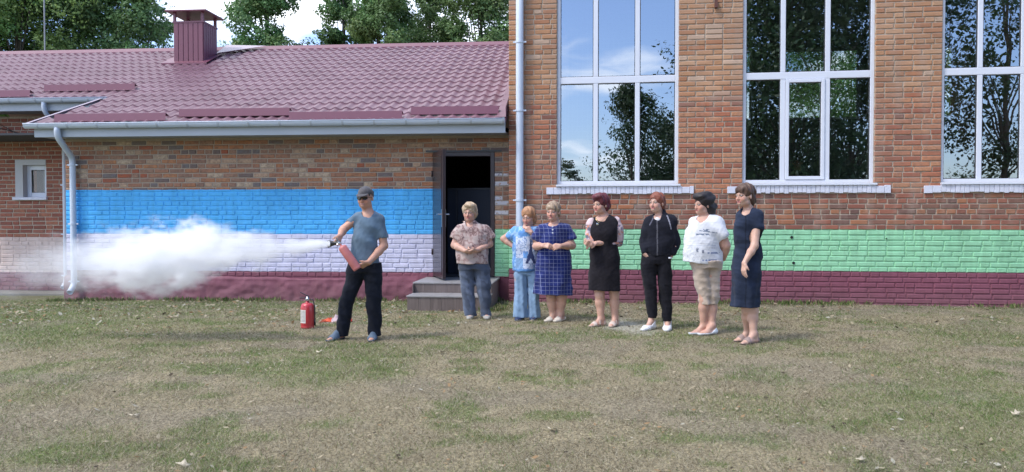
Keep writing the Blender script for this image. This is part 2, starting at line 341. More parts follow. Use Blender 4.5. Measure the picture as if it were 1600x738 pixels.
# cement plinth left of the door, rough and slightly bulging
def plinth(u0, u1, z0, z1, name, mat, parent, w=-.03, seed=1, taper=0):
    nu, nz = int((u1 - u0) / .030), int((z1 - z0) / .028); U, Zg = np.meshgrid(np.linspace(u0, u1, nu), np.linspace(z0, z1, nz), indexing='ij')
    top = (Zg - z0) / (z1 - z0); zz = Zg.copy(); zz += np.where(top > .99, (fbm(U * 2.2, U * 0 + 4, seed) - .5) * .09, 0) + np.where(top > .99, taper * smooth(u1 - 1.2, u1, U) * .12, 0)
    d = w - (fbm(U * 2.5, Zg * 4, seed) - .4) * .035 - (fbm(U * 9, Zg * 15, seed + 5) - .5) * .045; d = np.where(top > .99, .01, d); d = np.where((top > .85) & (top < .99), d * .75, d)
    V = np.stack([U, d, zz], -1).reshape(-1, 3); i = np.arange((nu - 1) * nz).reshape(nu - 1, nz)[:, :-1].ravel()
    return np_mesh(name, V, np.stack([i, i + nz, i + nz + 1, i + 1], 1), mat, parent, smooth_=True)
plinth(uL - .03, dl - .10, -.35, .36, 'plinth', M['mortar_low'], low, w=-.035, seed=4, taper=1)
# rear part with the small window
rl = FL.at(-80, 300, 1.5)[0]; rw0, rz0 = FL.at(25, 313, 1.5); rw1, rz1 = FL.at(72, 250, 1.5)
rop = (rw0, rw1, rz0, rz1)
rwall = wall_with_openings(MB(), rl, uL, -.5, 3.35, 1.5, 1.86, [rop]).build('rear_wall', M['mortar_rear'], low)
lay_bricks(FL, rwall, M['brick_rear'], rl, uL, .99 - 14 * COURSE, 3.32, [rop], w=1.5, seed=8, limit=120, proud=.010)
apron = MB().box(rl, uL - .02, .95, 1.48, -.5, -.055).build('concrete_apron', plain('old concrete', (.20, .19, .17), .9, bs=.5), low, bevel=.02)
def window(parent, name, u0, u1, z0, z1, w, mull, transoms, fr=.06, glass='glass', label=None, sash=None, depth=.07, mw=.07, net=False):
    """frame, mullions, transoms and one pane per light"""
    mb = MB(); y0, y1 = w, w + depth
    mb.box(u0, u0 + fr, y0, y1, z0, z1).box(u1 - fr, u1, y0, y1, z0, z1).box(u0 + fr, u1 - fr, y0, y1, z0, z0 + fr).box(u0 + fr, u1 - fr, y0, y1, z1 - fr, z1)
    o = mb.build(name, M['white'], parent, bevel=.006, label=label)
    xs = [u0 + fr] + [v for m_ in mull for v in (m_ - mw / 2, m_ + mw / 2)] + [u1 - fr]; zs = [z0 + fr] + [v for t_ in transoms for v in (t_ - .055, t_ + .055)] + [z1 - fr]
    for t_ in transoms: MB().box(u0 + fr, u1 - fr, y0 + .004, y1 - .004, t_ - .055, t_ + .055).build('transom', M['white'], o, bevel=.008)
    for m_ in mull:
        for j in range(0, len(zs), 2): MB().box(m_ - mw / 2, m_ + mw / 2, y0 + .006, y1 - .006, zs[j], zs[j + 1]).build('mullion', M['white'], o, bevel=.006)
    for a in range(0, len(xs), 2):
        for j in range(0, len(zs), 2):
            xa, xb, za, zb = xs[a], xs[a + 1], zs[j], zs[j + 1]
            if sash and (a // 2, j // 2) == sash:
                q = MB(); s_ = .055; ya = y0 - .012
                q.box(xa + .003, xa + s_, ya, y1 - .01, za + .003, zb - .003).box(xb - s_, xb - .003, ya, y1 - .01, za + .003, zb - .003).box(xa + s_, xb - s_, ya, y1 - .01, za + .003, za + s_).box(xa + s_, xb - s_, ya, y1 - .01, zb - s_, zb - .003)
                q.build('sash', M['white'], o, bevel=.006); xa += s_; xb -= s_; za += s_; zb -= s_
            MB().add([(xa, w + .035, za), (xb, w + .035, za), (xb, w + .035, zb), (xa, w + .035, zb)], [(0, 1, 2, 3)]).build('pane', M[glass], o)
            gk = MB(); g_ = .010
            for bx in ((xa, xa + g_, za, zb), (xb - g_, xb, za, zb), (xa + g_, xb - g_, za, za + g_), (xa + g_, xb - g_, zb - g_, zb)): gk.box(bx[0], bx[1], w + .022, w + .034, bx[2], bx[3])
            gk.build('gasket', M['blacksteel'], o)
    return o
rwn = window(low, 'window', rw0 + .16, rw1 - .015, rz0 + .06, rz1 - .10, 1.60, [], [], label='small white framed window in the rear part', fr=.09, glass='glass_dim')
M['reveal'] = plain('whitewashed reveal', (.50, .50, .52), .9, bs=.5)
MB().box(rw0, rw0 + .16, 1.485, 1.60, rz0 + .06, rz1).box(rw0 + .16, rw1, 1.485, 1.60, rz1 - .10, rz1).build('reveal', M['reveal'], rwn)
MB().box(rw0 - .03, rw1 + .04, 1.43, 1.60, rz0 - .0, rz0 + .058).build('window_sill', M['sillpaint'], rwn, bevel=.01)
# curtain and room behind the little window
cv = []; nf = 40
for i in range(nf + 1):
    x = rw0 + .16 + (rw1 - rw0 - .2) * i / nf; cv.append((x, 1.80 + .02 * math.sin(i * 1.4)))
mbc = MB()
for (xa, ya), (xb, yb) in zip(cv[:-1], cv[1:]):
    if .55 < (xa - rw0) / (rw1 - rw0) < .68 or (xa - rw0) / (rw1 - rw0) > .92: mbc.add([(xa, ya, rz0), (xb, yb, rz0), (xb, yb, rz1), (xa, ya, rz1)], [(0, 1, 2, 3)])
mbc.build('curtain', plain('grey curtain', (.45, .47, .5), .9), rwn)
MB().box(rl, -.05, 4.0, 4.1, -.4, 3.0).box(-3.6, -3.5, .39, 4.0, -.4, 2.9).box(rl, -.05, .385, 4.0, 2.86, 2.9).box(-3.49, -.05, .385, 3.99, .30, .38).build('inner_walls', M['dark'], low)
# ---- door
door = MB(); fw = .07
door.box(dl, dl + fw, -.02, .12, DZ0, DZ1).box(dr - fw, dr, -.02, .12, DZ0, DZ1).box(dl + fw, dr - fw, -.018, .118, DZ1 - fw, DZ1)
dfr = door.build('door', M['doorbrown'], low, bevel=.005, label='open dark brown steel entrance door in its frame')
MB().box(dl - .12, dr + .12, -.035, -.012, DZ1 + .004, DZ1 + .03).build('lintel_strip', M['blacksteel'], dfr)
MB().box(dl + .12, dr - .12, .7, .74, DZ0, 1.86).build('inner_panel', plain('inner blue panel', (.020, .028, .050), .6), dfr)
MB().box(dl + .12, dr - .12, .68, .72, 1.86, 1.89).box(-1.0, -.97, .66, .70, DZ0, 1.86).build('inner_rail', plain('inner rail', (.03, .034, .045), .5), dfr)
hx = dl + .02; la = math.radians(-108 + 5 + 30)     # swung outward past ninety degrees from closed
F2 = W(694, 300, 12.14); fu, fw_ = (F2 - FL.o).dot(FL.u), (F2 - FL.o).dot(FL.w)
ang = math.atan2(fw_ + .02, fu - hx); LW = math.hypot(fw_ + .02, fu - hx)
Ml = Matrix.Translation((hx, -.02, 0)) @ Matrix.Rotation(ang, 4, 'Z')
m_, t_, b_, o_ = newmat('glossy door skin'); b_.inputs['Base Color'].default_value = (.05, .05, .06, 1); b_.inputs['Metallic'].default_value = .55; b_.inputs['Roughness'].default_value = .22; bump(t_, b_, 30, .06); M['doorskin'] = m_
leaf = MB().box(0, LW, -.025, .025, DZ0 + .015, DZ1 - .02, Ml).build('door_leaf', M['doorbrown'], dfr, bevel=.004)
MB().box(.07, LW - .09, -.031, -.027, DZ0 + .08, DZ1 - .09, Ml).box(.07, LW - .09, .027, .031, DZ0 + .08, DZ1 - .09, Ml).build('door_skin', M['doorskin'], dfr)
for zz in (.75, 2.05): MB().tube([Ml @ Vector((-.005, -.035, zz)), Ml @ Vector((-.005, -.035, zz + .1))], .014, 8).build('hinge', M['doorbrown'], dfr, True)
hd = MB()
for s_ in (-1, 1):
    hd.box(LW - .075, LW - .035, min(.026 * s_, .034 * s_), max(.026 * s_, .034 * s_), 1.22, 1.50, Ml)
    hd.tube([Ml @ Vector((LW - .055, .034 * s_, 1.42)), Ml @ Vector((LW - .055, .085 * s_, 1.42)), Ml @ Vector((LW - .16, .085 * s_, 1.42))], .010, 8)
hd.build('door_handle', M['chrome'], dfr)
# ---- roof
WE, ZE, MS = -.52, 2.92, .45; DR = .31; ROWS = 17; PW = .19; slope = math.atan(MS)
def roofz(w): return ZE + MS * (w - WE)
def rake(w):   # left edge of the lower part of the roof
    a = FL.at(44, 197, WE)[0]; wb = 1.5 - .52; b_ = FL.at(168, 157, wb)[0]; return a + (b_ - a) * (w - WE) / (wb - WE)
WB = 1.5 - .52
wave = lambda x: .5 * (1 + math.sin(2 * math.pi * x / PW - .6)) ** 1.3 * .028
tn = 6; tv = []; tf = []
for i in range(tn + 1):
    x = PW * i / tn; h = wave(x); tv += [(x, 0, h - .012), (x, 0, h + .022), (x, DR + .01, h + .022 - .022 + MS * (DR + .01))]
for i in range(tn): a = 3 * i; tf += [(a, a + 3, a + 4, a + 1), (a + 1, a + 4, a + 5, a + 2)]
tme = bpy.data.meshes.new('roof_tile'); tme.from_pydata(tv, [], tf); tme.materials.append(M['roof']); tme.polygons.foreach_set('use_smooth', [True] * len(tf)); tme.update()
# sharp step at each tile's lower edge
sharp = tme.attributes.new('sharp_edge', 'BOOLEAN', 'EDGE')
for e in tme.edges:
    a, b2 = e.vertices; sharp.data[e.index].value = (a % 3 == 1 and b2 % 3 == 1)
under = MB()
ul = FL.at(-140, 100, 3)[0]
sa = rake(WE)
under.add([(sa + .1, WE + .03, roofz(WE) - .03), (0, WE + .03, roofz(WE) - .03), (0, WB, roofz(WB) - .03), (rake(WB) + .1, WB, roofz(WB) - .03)], [(0, 1, 2, 3)])
WR = WE + DR * ROWS
under.add([(ul - 1, WB, roofz(WB) - .03), (0, WB, roofz(WB) - .03), (0, WR, roofz(WR) - .03), (ul - 1, WR, roofz(WR) - .03)], [(0, 1, 2, 3)])
under.add([(ul - 1, WR + .03, roofz(WR) - .03), (0, WR + .03, roofz(WR) - .03), (0, 2 * WR, roofz(0)), (ul - 1, 2 * WR, roofz(0))], [(0, 1, 2, 3)])
roof = under.build('roof', M['roof'], low)
tiles = []
for r in range(ROWS):
    w0 = WE + r * DR
    k0 = int(((rake(w0 + DR * .5) if w0 + DR * .6 < WB else ul)) / PW) - 1
    for k in range(k0, 0):
        x = k * PW
        if w0 + DR * .6 < WB and x < rake(w0 + DR / 2) - .0: continue
        tiles.append((x, w0, roofz(w0)))
def tvis(t3):
    p = FL.world(*t3); q = p.x / p.y * F + CX; return (0 if -20 < q < 800 else 10000) + p.y * (1)
tiles.sort(key=tvis); rest = MB()
for i, t3 in enumerate(tiles):
    if i < 300: o = bpy.data.objects.new('roof_tile', tme); o.location = t3; link(o, roof)
    else: rest.add([(a + t3[0], b2 + t3[1], c + t3[2]) for a, b2, c in tv], tf)
ro = rest.build('tile_field', M['roof'], roof, True, kind='stuff')
try:
    ro.data.set_sharp_from_angle(angle=math.radians(40))
except Exception: pass
# ridge cap, rake trim, wall flashing
rc = MB(); 
rc.add([(ul - 1, WR - .16, roofz(WR - .16) + .045), (0, WR - .16, roofz(WR - .16) + .045), (0, WR - .03, roofz(WR) + .075), (ul - 1, WR - .03, roofz(WR) + .075), (ul - 1, WR + .03, roofz(WR) + .075), (0, WR + .03, roofz(WR) + .075), (0, WR + .16, roofz(WR - .16) + .045), (ul - 1, WR + .16, roofz(WR - .16) + .045), (0, WR - .16, roofz(WR - .16) + .0), (ul - 1, WR - .16, roofz(WR - .16) + .0)], [(0, 1, 2, 3), (3, 2, 5, 4), (4, 5, 6, 7), (9, 8, 1, 0)])
rc.build('ridge_cap', M['chimney'], roof)
tr_ = MB(); a0, a1 = (rake(WE) - .07, WE - .03), (rake(WB) - .05, WB)
for (x, w_), (x2, w2) in ((a0, a1),):
    z, z2 = roofz(w_) + .035, roofz(w2) + .035
    tr_.add([(x, w_, z), (x + .06, w_, z), (x2 + .06, w2, z2), (x2, w2, z2), (x, w_, z - .06), (x2, w2, z2 - .06)], [(0, 1, 2, 3), (4, 0, 3, 5)])
tr_.build('rake_trim', plain('dull lilac trim', (.36, .30, .36), .5), roof)
fl_ = MB().add([(-.15, WE, roofz(WE) + .05), (0, WE, roofz(WE) + .05), (0, WR, roofz(WR) + .05), (-.15, WR, roofz(WR) + .05), (-.004, WE, roofz(WE) + .2), (-.004, WR, roofz(WR) + .2)], [(0, 1, 2, 3), (1, 4, 5, 2)])
fl_.build('wall_flashing', M['roof'], roof)
# gutters
def gutter(u0, u1, w, ztop, sp=.52):
    R = .068; mb = MB(); n = 10; ring = []
    for i in range(n + 1):
        a = math.pi * i / n; ring.append((w - R * math.cos(a) , ztop - R * 1.15 * math.sin(a)))
    ring2 = [(w - (R - .004) * math.cos(math.pi * i / n), ztop - (R - .004) * 1.15 * math.sin(math.pi * i / n)) for i in range(n + 1)]
    vs = []; 
    for x in (u0, u1):
        vs += [(x, a, b2) for a, b2 in ring] + [(x, a, b2) for a, b2 in ring2]
    m2 = 2 * (n + 1); fs = []
    for i in range(n): fs += [(i, m2 + i, m2 + i + 1, i + 1), (n + 1 + i, n + 2 + i, m2 + n + 2 + i, m2 + n + 1 + i)]
    fs += [(0, n + 1, m2 + n + 1, m2), (n, m2 + n, m2 + 2 * n + 1, 2 * n + 1), tuple(range(n + 1)), tuple(m2 + n - i for i in range(n + 1))]
    mb.add(vs, fs); g_ = mb.build('gutter', M['gutter'], low)
    MB().tube([(u0, w - R, ztop), (u1, w - R, ztop)], .009, 8).build('gutter_lip', M['gutter'], g_, True)
    k = u0 + .25
    while k < u1:
        b3 = MB(); pts = [(w - (R + .006) * math.cos(math.pi * i / 8), ztop - (R + .006) * 1.15 * math.sin(math.pi * i / 8)) for i in range(9)]
        pts = [(w - R - .008, ztop + .016)] + pts + [(w + R + .02, ztop + .02)]
        for (a, b2), (c, d) in zip(pts[:-1], pts[1:]): b3.add([(k - .016, a, b2), (k + .016, a, b2), (k + .016, c, d), (k - .016, c, d), ], [(0, 1, 2, 3)])
        o = b3.build('gutter_bracket', M['fascia'], g_); so = o.modifiers.new('s', 'SOLIDIFY'); so.thickness = .012; so.offset = 1; k += sp
    return g_
GU0 = FL.at(40, 200, WE - .04)[0]
gut1 = gutter(GU0, -.012, WE - .045, ZE + .012)
MB().box(GU0 + .10, -.012, WE + .03, WE + .055, ZE - .20, ZE - .0).build('fascia', M['fascia'], low, bevel=.004)
MB().box(GU0 + .12, -.012, WE + .056, 0, ZE - .185, ZE - .17).build('soffit', M['roofin'], low)
ug1 = FL.at(172, 160, WB)[0]
gut2 = gutter(ul - 1, ug1, WB - .045, roofz(WB) + .005)
MB().box(ul - 1, ug1 - .1, WB + .03, WB + .055, roofz(WB) - .21, roofz(WB) - .02).build('fascia', M['fascia'], low, bevel=.004)
MB().box(ul - 1, ug1 - .05, WB + .056, 1.5, roofz(WB) - .20, roofz(WB) - .185).build('soffit', M['roofin'], low)
MB().box(ul - 1, ul - .9, 1.5, WR * 2 - 1, -.4, 3.3).build('end_wall', M['brick_rear'], low)
def bend(a, b_, c, r=.10, n=6):
    a, b_, c = Vector(a), Vector(b_), Vector(c); p, q = b_ + (a - b_).normalized() * r, b_ + (c - b_).normalized() * r
    return [p.lerp(b_, k / n).lerp(b_.lerp(q, k / n), k / n) for k in range(n + 1)]
def downpipe(parent, pts, R, clamps, name='downpipe', wall_w=0, label=None):
    path = [pts[0]]
    for i in range(1, len(pts) - 1): path += bend(pts[i - 1], pts[i], pts[i + 1])
    path.append(pts[-1]); mb = MB().tube(path, R, 14, cap=False)
    o = mb.build(name, M['gutter'], parent, True, label=label); so = o.modifiers.new('s', 'SOLIDIFY'); so.thickness = .004
    for (u, w, z) in clamps:
        c = MB().tube([(u, w, z - .016), (u, w, z + .016)], R + .010, 14); c.box(u - R - .045, u - R, w - .012, w + .012, z - .012, z + .012).box(u + R, u + R + .045, w - .012, w + .012, z - .012, z + .012)
        c.box(u - .01, u + .01, w + R, wall_w, z - .01, z + .01); c.build('pipe_clamp', M['gutter'], o)
    for k in (1, 2):
        q = path[7 * k] if len(path) > 7 * k else None
    return o
u1, zt = FL.at(89, 205, WE - .05); u2, z2 = FL.at(113, 240, -.09); zb = -.0 + FL.at(117, 448, -.09)[1]; u2b = FL.at(116, 448, -.09)[0]; u2m = (u2 + u2b) / 2
downpipe(low, [(u1, WE - .045, ZE - .04), (u1, WE - .045, ZE - .20), (u2m, -.09, z2 - .08), (u2m, -.09, zb + .03), (u2m + .02, -.24, zb - .09)], .050, [(u2m, -.09, z) for z in (FL.at(113, 258, -.09)[1], FL.at(113, 350, -.09)[1], FL.at(116, 440, -.09)[1])], label='thick white downpipe at the left corner of the painted wall')
u3, z3 = FL.at(68, 168, WB - .05); u4 = FL.at(103, 300, 1.38)[0]; zb4 = FL.at(104, 445, 1.38)[1]
u4 = FL.at(102, 300, 1.37)[0]
downpipe(low, [(u3, WB - .045, roofz(WB) - .04), (u3, WB - .045, roofz(WB) - .22), (u4, 1.36, roofz(WB) - .62), (u4, 1.36, zb4 + .05), (u4, 1.25, zb4 - .05)], .042, [(u4, 1.36, z) for z in (.25, 1.05, 2.0)], wall_w=1.5, label='thinner white downpipe in the inner corner')
# thin cables on the rear wall
q0, q1, q2 = FL.at(-10, 198, 1.44), FL.at(50, 214, 1.44), FL.at(100, 214, 1.44)
MB().tube([(q0[0], 1.46, q0[1]), (q1[0], 1.44, q1[1]), (q2[0], 1.45, q2[1] - .05)], .008, 6).tube([(q0[0], 1.47, q0[1] + .1), (q1[0], 1.44, q1[1] - .1), (q2[0], 1.46, q2[1] + .1)], .006, 6).build('cable', M['blacksteel'], low)
# snow guards
def guard(xa, xb, py, w0):
    for k in range(8):       # find the row of the roof on that sight line
        z = FL.at((xa + xb) / 2, py, w0)[1]; w0 += (roofz(w0) + .06 - z) / ((z - EYE.z) / (12.8 + w0) - MS)
    ua, ub = FL.at(xa, py, w0)[0], FL.at(xb, py, w0)[0]; z = roofz(w0) + .03
    mb = MB(); mb.add([(ua, w0, z), (ub, w0, z), (ub, w0 + .02, z + .135), (ua, w0 + .02, z + .135), (ub, w0 + .13, z + .10), (ua, w0 + .13, z + .10), (ua, w0 - .05, z), (ub, w0 - .05, z)], [(0, 1, 2, 3), (3, 2, 4, 5), (6, 7, 1, 0)])
    o = mb.build('snow_guard', M['chimney'], low); so = o.modifiers.new('s', 'SOLIDIFY'); so.thickness = .004
for g_ in ((84, 258, 187, 0), (279, 452, 179, 0), (451, 628, 184, 0), (642, 779, 176, 0), (68, 210, 140, 1), (-70, 46, 150, 1)): guard(*g_[:3], g_[3])
# ---- chimney
cw = WE + 4.11 * .93
for k in range(8): z = FL.at(295, 98, cw)[1]; cw += (roofz(cw) + .03 - z) / ((z - EYE.z) / (13.2 + cw) - MS)
ca, cb_ = FL.at(272, 98, cw)[0], FL.at(318, 98, cw)[0]; ctop = FL.at(295, 34, cw)[1]; cd = .62
ch = MB(); zb_ = roofz(cw) - .02; ch.box(ca, cb_, cw, cw + cd, zb_, ctop); chim = ch.build('chimney', M['chimney'], low, label='maroon steel clad chimney with flat cap')
npn = 6; pw_ = (cb_ - ca) / npn
for i in range(npn): MB().box(ca + i * pw_ + .006, ca + (i + 1) * pw_ - .006, cw - .014, cw - .001, zb_ + .02, ctop - .03).build('cladding_panel', M['chimney'], chim, bevel=.004)
for i in range(6):
    d_ = cd / 6; MB().box(cb_ + .001, cb_ + .014, cw + i * d_ + .006, cw + (i + 1) * d_ - .006, zb_ + .02, ctop - .03).build('cladding_panel', M['chimney'], chim, bevel=.004)
MB().box(ca - .02, cb_ + .02, cw - .02, cw + .04, ctop - .028, ctop + .01).box(ca - .02, ca + .04, cw + .04, cw + cd + .02, ctop - .028, ctop + .01).box(cb_ - .04, cb_ + .02, cw + .04, cw + cd + .02, ctop - .028, ctop + .01).build('rim', M['chimney'], chim)
for x in (ca - .01, cb_ - .05):
    for y in (cw - .01, cw + cd - .04): MB().box(x, x + .055, y, y + .05, ctop + .011, ctop + .20).build('cap_post', M['chimney'], chim)
MB().box(ca - .14, cb_ + .12, cw - .12, cw + cd + .14, ctop + .201, ctop + .235).build('cap', M['chimney'], chim, bevel=.006)
MB().add([(ca - .22, cw - .14, roofz(cw - .14) + .065), (cb_ + .14, cw - .14, roofz(cw - .14) + .065), (cb_ + .14, cw + cd, roofz(cw + cd) + .065), (ca - .22, cw + cd, roofz(cw + cd) + .065), (ca - .22, cw - .14, roofz(cw - .14) + .03), (cb_ + .14, cw - .14, roofz(cw - .14) + .03)], [(0, 1, 2, 3), (4, 5, 1, 0)]).build('flashing', M['chimney'], chim)
sx0 = cb_ + .0; wS = cw + cd
MB().add([(sx0, wS - .1, roofz(wS - .1) + .07), (sx0 + .10, wS - .1, roofz(wS) + .07), (sx0 + .95, WR - .12, roofz(WR) + .06), (sx0, WR - .12, roofz(WR) + .10)], [(0, 1, 2, 3)]).build('saddle_flashing', plain('galvanised mauve sheet', (.40, .33, .38), .4), chim)
# thin mast behind the ridge
mp_ = W(70, 80, 19.5); mast = MB().tube([(0, 0, -.4), (0, 0, 4.2)], .016, 6).build('mast', plain('grey mast', (.3, .32, .33), .5), None, label='thin grey mast standing behind the roof ridge at the far left', cat='mast'); mast.location = (mp_.x, 19.5, mp_.z)
mast2 = MB().tube([(0, 0, -4.6), (0, 0, -.4)], .02, 6).build('mast_foot', M['blacksteel'], mast)
# ---- entrance steps
M['plank'] = None
m, t, b, o = newmat('wood look tile'); g = N(t, 'ShaderNodeTexCoord'); oi = N(t, 'ShaderNodeObjectInfo'); mpn = N(t, 'ShaderNodeMapping'); mpn.inputs['Scale'].default_value = (28, 28, 1.6); t.links.new(g.outputs['Object'], mpn.inputs[0])
n = N(t, 'ShaderNodeTexNoise', i_Scale=1.0, i_Detail=6.0, i_Roughness=.7); t.links.new(mpn.outputs[0], n.inputs['Vector'])
c1 = ramp(t, n.outputs[0], [(.3, (.10, .078, .072)), (.55, (.155, .12, .11)), (.75, (.22, .18, .165))]).outputs[0]
t.links.new(mixc(t, mth(t, 'MULTIPLY', oi.outputs['Random'], .35), c1, (.19, .155, .145)), b.inputs['Base Color']); b.inputs['Roughness'].default_value = .45; M['plank'] = m
M['tread'] = plain('grey tread tile', (.30, .29, .29), .4, var=.15, bs=.1)
steps = empty('entrance_steps', FL.world(-.9, 0, 0), FL.rz, label='two wood look tiled entrance steps below the open door', cat='steps')
su = lambda px, py, w: FL.at(px, py, w)[0] + .9
W1, W2 = -1.10, -1.58; xa1, xb1 = su(646, 441, W1), su(766, 441, W1); xa2, xb2 = su(636, 463, W2), su(766, 463, W2); xb2 = xb1 = (xb1 + xb2) / 2
ZP, ZS = .375, .215
MB().box(xa1 + .012, xb1 - .012, W1 + .012, -.02, -.3, ZP - .024).build('platform', plain('cement core', (.3, .28, .27), .9), steps)
MB().box(xa2 + .012, xb2 - .012, W2 + .012, W1 + .01, -.3, ZS - .024).build('step', M['reveal'], steps)
def cells(name, n, fn):
    for i in range(n): fn(i).build(name, M['plank'], steps)
n1 = 7; d1 = (xb1 - xa1) / n1; n2 = 7; d2 = (xb2 - xa2) / n2
for i in range(n1): MB().box(xa1 + i * d1 + .0015, xa1 + (i + 1) * d1 - .0015, W1 + .001, W1 + .011, ZS + .002, ZP - .024).build('plank_tile', M['plank'], steps)
for i in range(n2): MB().box(xa2 + i * d2 + .0015, xa2 + (i + 1) * d2 - .0015, W2 + .001, W2 + .011, -.2, ZS - .024).build('plank_tile', M['plank'], steps)
for i in range(8):
    y0 = W2 + .014 + i * (-W2 - .03) / 8; y1 = y0 + (-W2 - .03) / 8 - .003; zt_ = (ZS if y1 < W1 else ZP) - .026
    MB().box(xb1 - .011, xb1 - .001, y0, y1, -.2, zt_).build('plank_tile', M['plank'], steps)
    if y1 > W1: MB().box(xa1 + .001, xa1 + .011, y0, y1, -.2, zt_).build('plank_tile', M['plank'], steps)
for i in range(2):
    a, b2 = xa1 - .01 + i * (xb1 - xa1 + .02) / 2, xa1 - .01 + (i + 1) * (xb1 - xa1 + .02) / 2
    for j in range(2):
        y0 = W1 - .012 + j * (-W1 - .01) / 2; MB().box(a + .001, b2 - .001, y0 + .001, y0 + (-W1 - .01) / 2 - .001, ZP - .022, ZP).build('tread_tile', M['tread'], steps, bevel=.003)
    a, b2 = xa2 - .01 + i * (xb2 - xa2 + .02) / 2, xa2 - .01 + (i + 1) * (xb2 - xa2 + .02) / 2
    MB().box(a + .001, b2 - .001, W2 - .012, W1 - .0, ZS - .022, ZS).build('tread_tile', M['tread'], steps, bevel=.003)
# ================================================================== TALL WING
tall = empty('tall_brick_wing', FR.o, FR.rz, label='tall brick wing with large white framed windows above a green and maroon painted base', cat='building')
HT = 6.4; UR = 11.0
wins = []
for (xa, xb, py) in ((870, 1060, 292), (1160, 1366, 287)):
    a, b2 = FR.at(xa, py)[0], FR.at(xb, py)[0]; wins.append((a, b2))
a3 = FR.at(1470, 283)[0]; wins.append((a3, a3 + 2.05)); WZ0, WZ1, TZ = 1.90, 5.5, 3.575
ops = [(a, b2, WZ0, WZ1) for a, b2 in wins]
tw = wall_with_openings(MB(), 0, UR, -.4, HT, 0, .40, ops).build('wall', M['mortar_tall'], tall)
zst = .54 - 9 * COURSE
lay_bricks(FR, tw, M['brick_tall'], .0, UR, zst, HT - .1, [(a + .0, b2 - .0, WZ0 - .15, WZ1) for a, b2 in wins], seed=21, hide=lambda x, y: (800 < x < 1195 and y > 300) or (y > 475) or y < 60)
# bricks on both sides of each window between sill strip and opening are laid by hand as the painted sill bricks
MB().box(-.0, .40, .405, 9.6, -.4, HT).build('side_wall', M['brick_tall'], tall)
MB().box(UR - .4, UR, .405, 9.6, -.4, HT).build('side_wall', M['brick_tall'], tall)
bwin = [(FR.at(x0, 150, 9.2)[0], FR.at(x1, 150, 9.2)[0]) for x0, x1 in ((1085, 1180), (1228, 1352), (1430, 1530), (1585, 1690))]
zbw = FR.at(1290, 184, 9.2)[1]
wall_with_openings(MB(), .0, UR, -.4, HT, 9.605, 9.95, [(a, b2, zbw, 6.0) for a, b2 in bwin]).build('back_wall', M['gymwall'], tall)
for a, b2 in bwin: window(tall, 'window', a, b2, zbw, 6.0, 9.7, [(a + b2) / 2 + .12], [], fr=.06, label='far window seen through the hall')
MB().box(.41, UR - .41, 9.48, 9.60, zbw - .62, zbw - .50).build('green_rail', M['gymgreen'], tall, bevel=.01)
MB().box(.4, UR - .4, .41, 9.6, .70, .85).build('floor', plain('gym floor', (.16, .09, .05), .4), tall)
MB().box(-.2, UR + .2, -.35, 10.2, HT, HT + .25).build('roof', M['gutter'], tall, bevel=.01)
MB().box(.41, UR - .41, .41, 9.59, HT - .06, HT - .02).build('ceiling', M['gymwall'], tall)
M['net'] = plain('safety net cord', (.20, .24, .22), .9)
for i, (a, b2) in enumerate(wins):
    ms = [FR.at(x, 200)[0] for x in ((930.5, 996), (1224, 1294), (1533, 1601))[i]]
    lab = ('window left of the tall wing reflecting blue sky', 'middle window of the tall wing with a small opening sash', 'right window of the tall wing cut off by the picture edge')[i]
    wd = window(tall, 'window', a, b2, WZ0, WZ1, .05, ms, [TZ], fr=.055, label=lab, sash=(1, 0) if i == 1 else None, mw=.075)
    MB().box(a - .01, b2 + .03, -.06, .055, WZ0 - .035, WZ0 - .004).build('window_sill', M['white'], wd, bevel=.005)
    # painted brick sill course, bricks on edge with a ragged lower side
    rr = random.Random(50 + i); x = FR.at((854, 1136, 1443)[i], 300)[0]; xe = FR.at((1084, 1391), 300)[0] if False else (FR.at(1084, 298)[0] if i == 0 else FR.at(1391, 295)[0] if i == 1 else b2 + .25)
    zt_ = WZ0 - .036; x0s = x
    while x < xe - .02:
        ln = rr.choice((.066, .07, .068)) if (x - x0s > .22 and xe - x > .25) else .12
        ln = min(ln, xe - x); MB().box(x + .001, x + ln - .003, -.040 + rr.uniform(-.004, .004), .045, zt_ - .115 + rr.uniform(-.012, .008), zt_ - (0 if ln < .1 else .012)).build('sill_brick', M['sillpaint'], tall, bevel=.004); x += ln
    # net behind the glass
    nb = MB(); z = WZ0 + .05
    while z < WZ1: nb.box(a + .05, b2 - .05, .46, .463, z, z + .003); z += .085
    x = a + .05
    while x < b2: nb.box(x, x + .003, .4635, .4665, WZ0, WZ1); x += .085
    nb.build('safety_net', M['net'], tall, kind='stuff')
dpu = FR.at(812, 200, -.10)[0]
downpipe(tall, [(dpu, -.10, HT - .0), (dpu, -.10, 4.0), (dpu, -.10, .12), (dpu, -.22, .0)], .062, [(dpu, -.10, z) for z in (FR.at(812, 66, -.1)[1], FR.at(812, 173, -.1)[1], FR.at(812, 313, -.1)[1], .6)], label='tall white downpipe beside the first big window')
# small details on the wall: drilled holes in the green band, a rusty stub, old dark patches
hb = M['blacksteel']
for px, py, r in ((1237, 371, .022), (1240, 411, .022), (1385, 373, .010)):
    u, z = FR.at(px, py, -.018); MB().tube([(u, -.022, z), (u, -.01, z)], r, 12).build('drilled_hole', hb, tall)
u, z = FR.at(1119, 5, -.05); MB().box(u - .022, u + .022, -.07, .02, z - .07, z + .05).build('iron_stub', plain('rusty iron', (.12, .05, .04), .8), tall)
# person-shaped portrait seen inside the middle window
pu, pz = FR.at(1247, 262, .75)
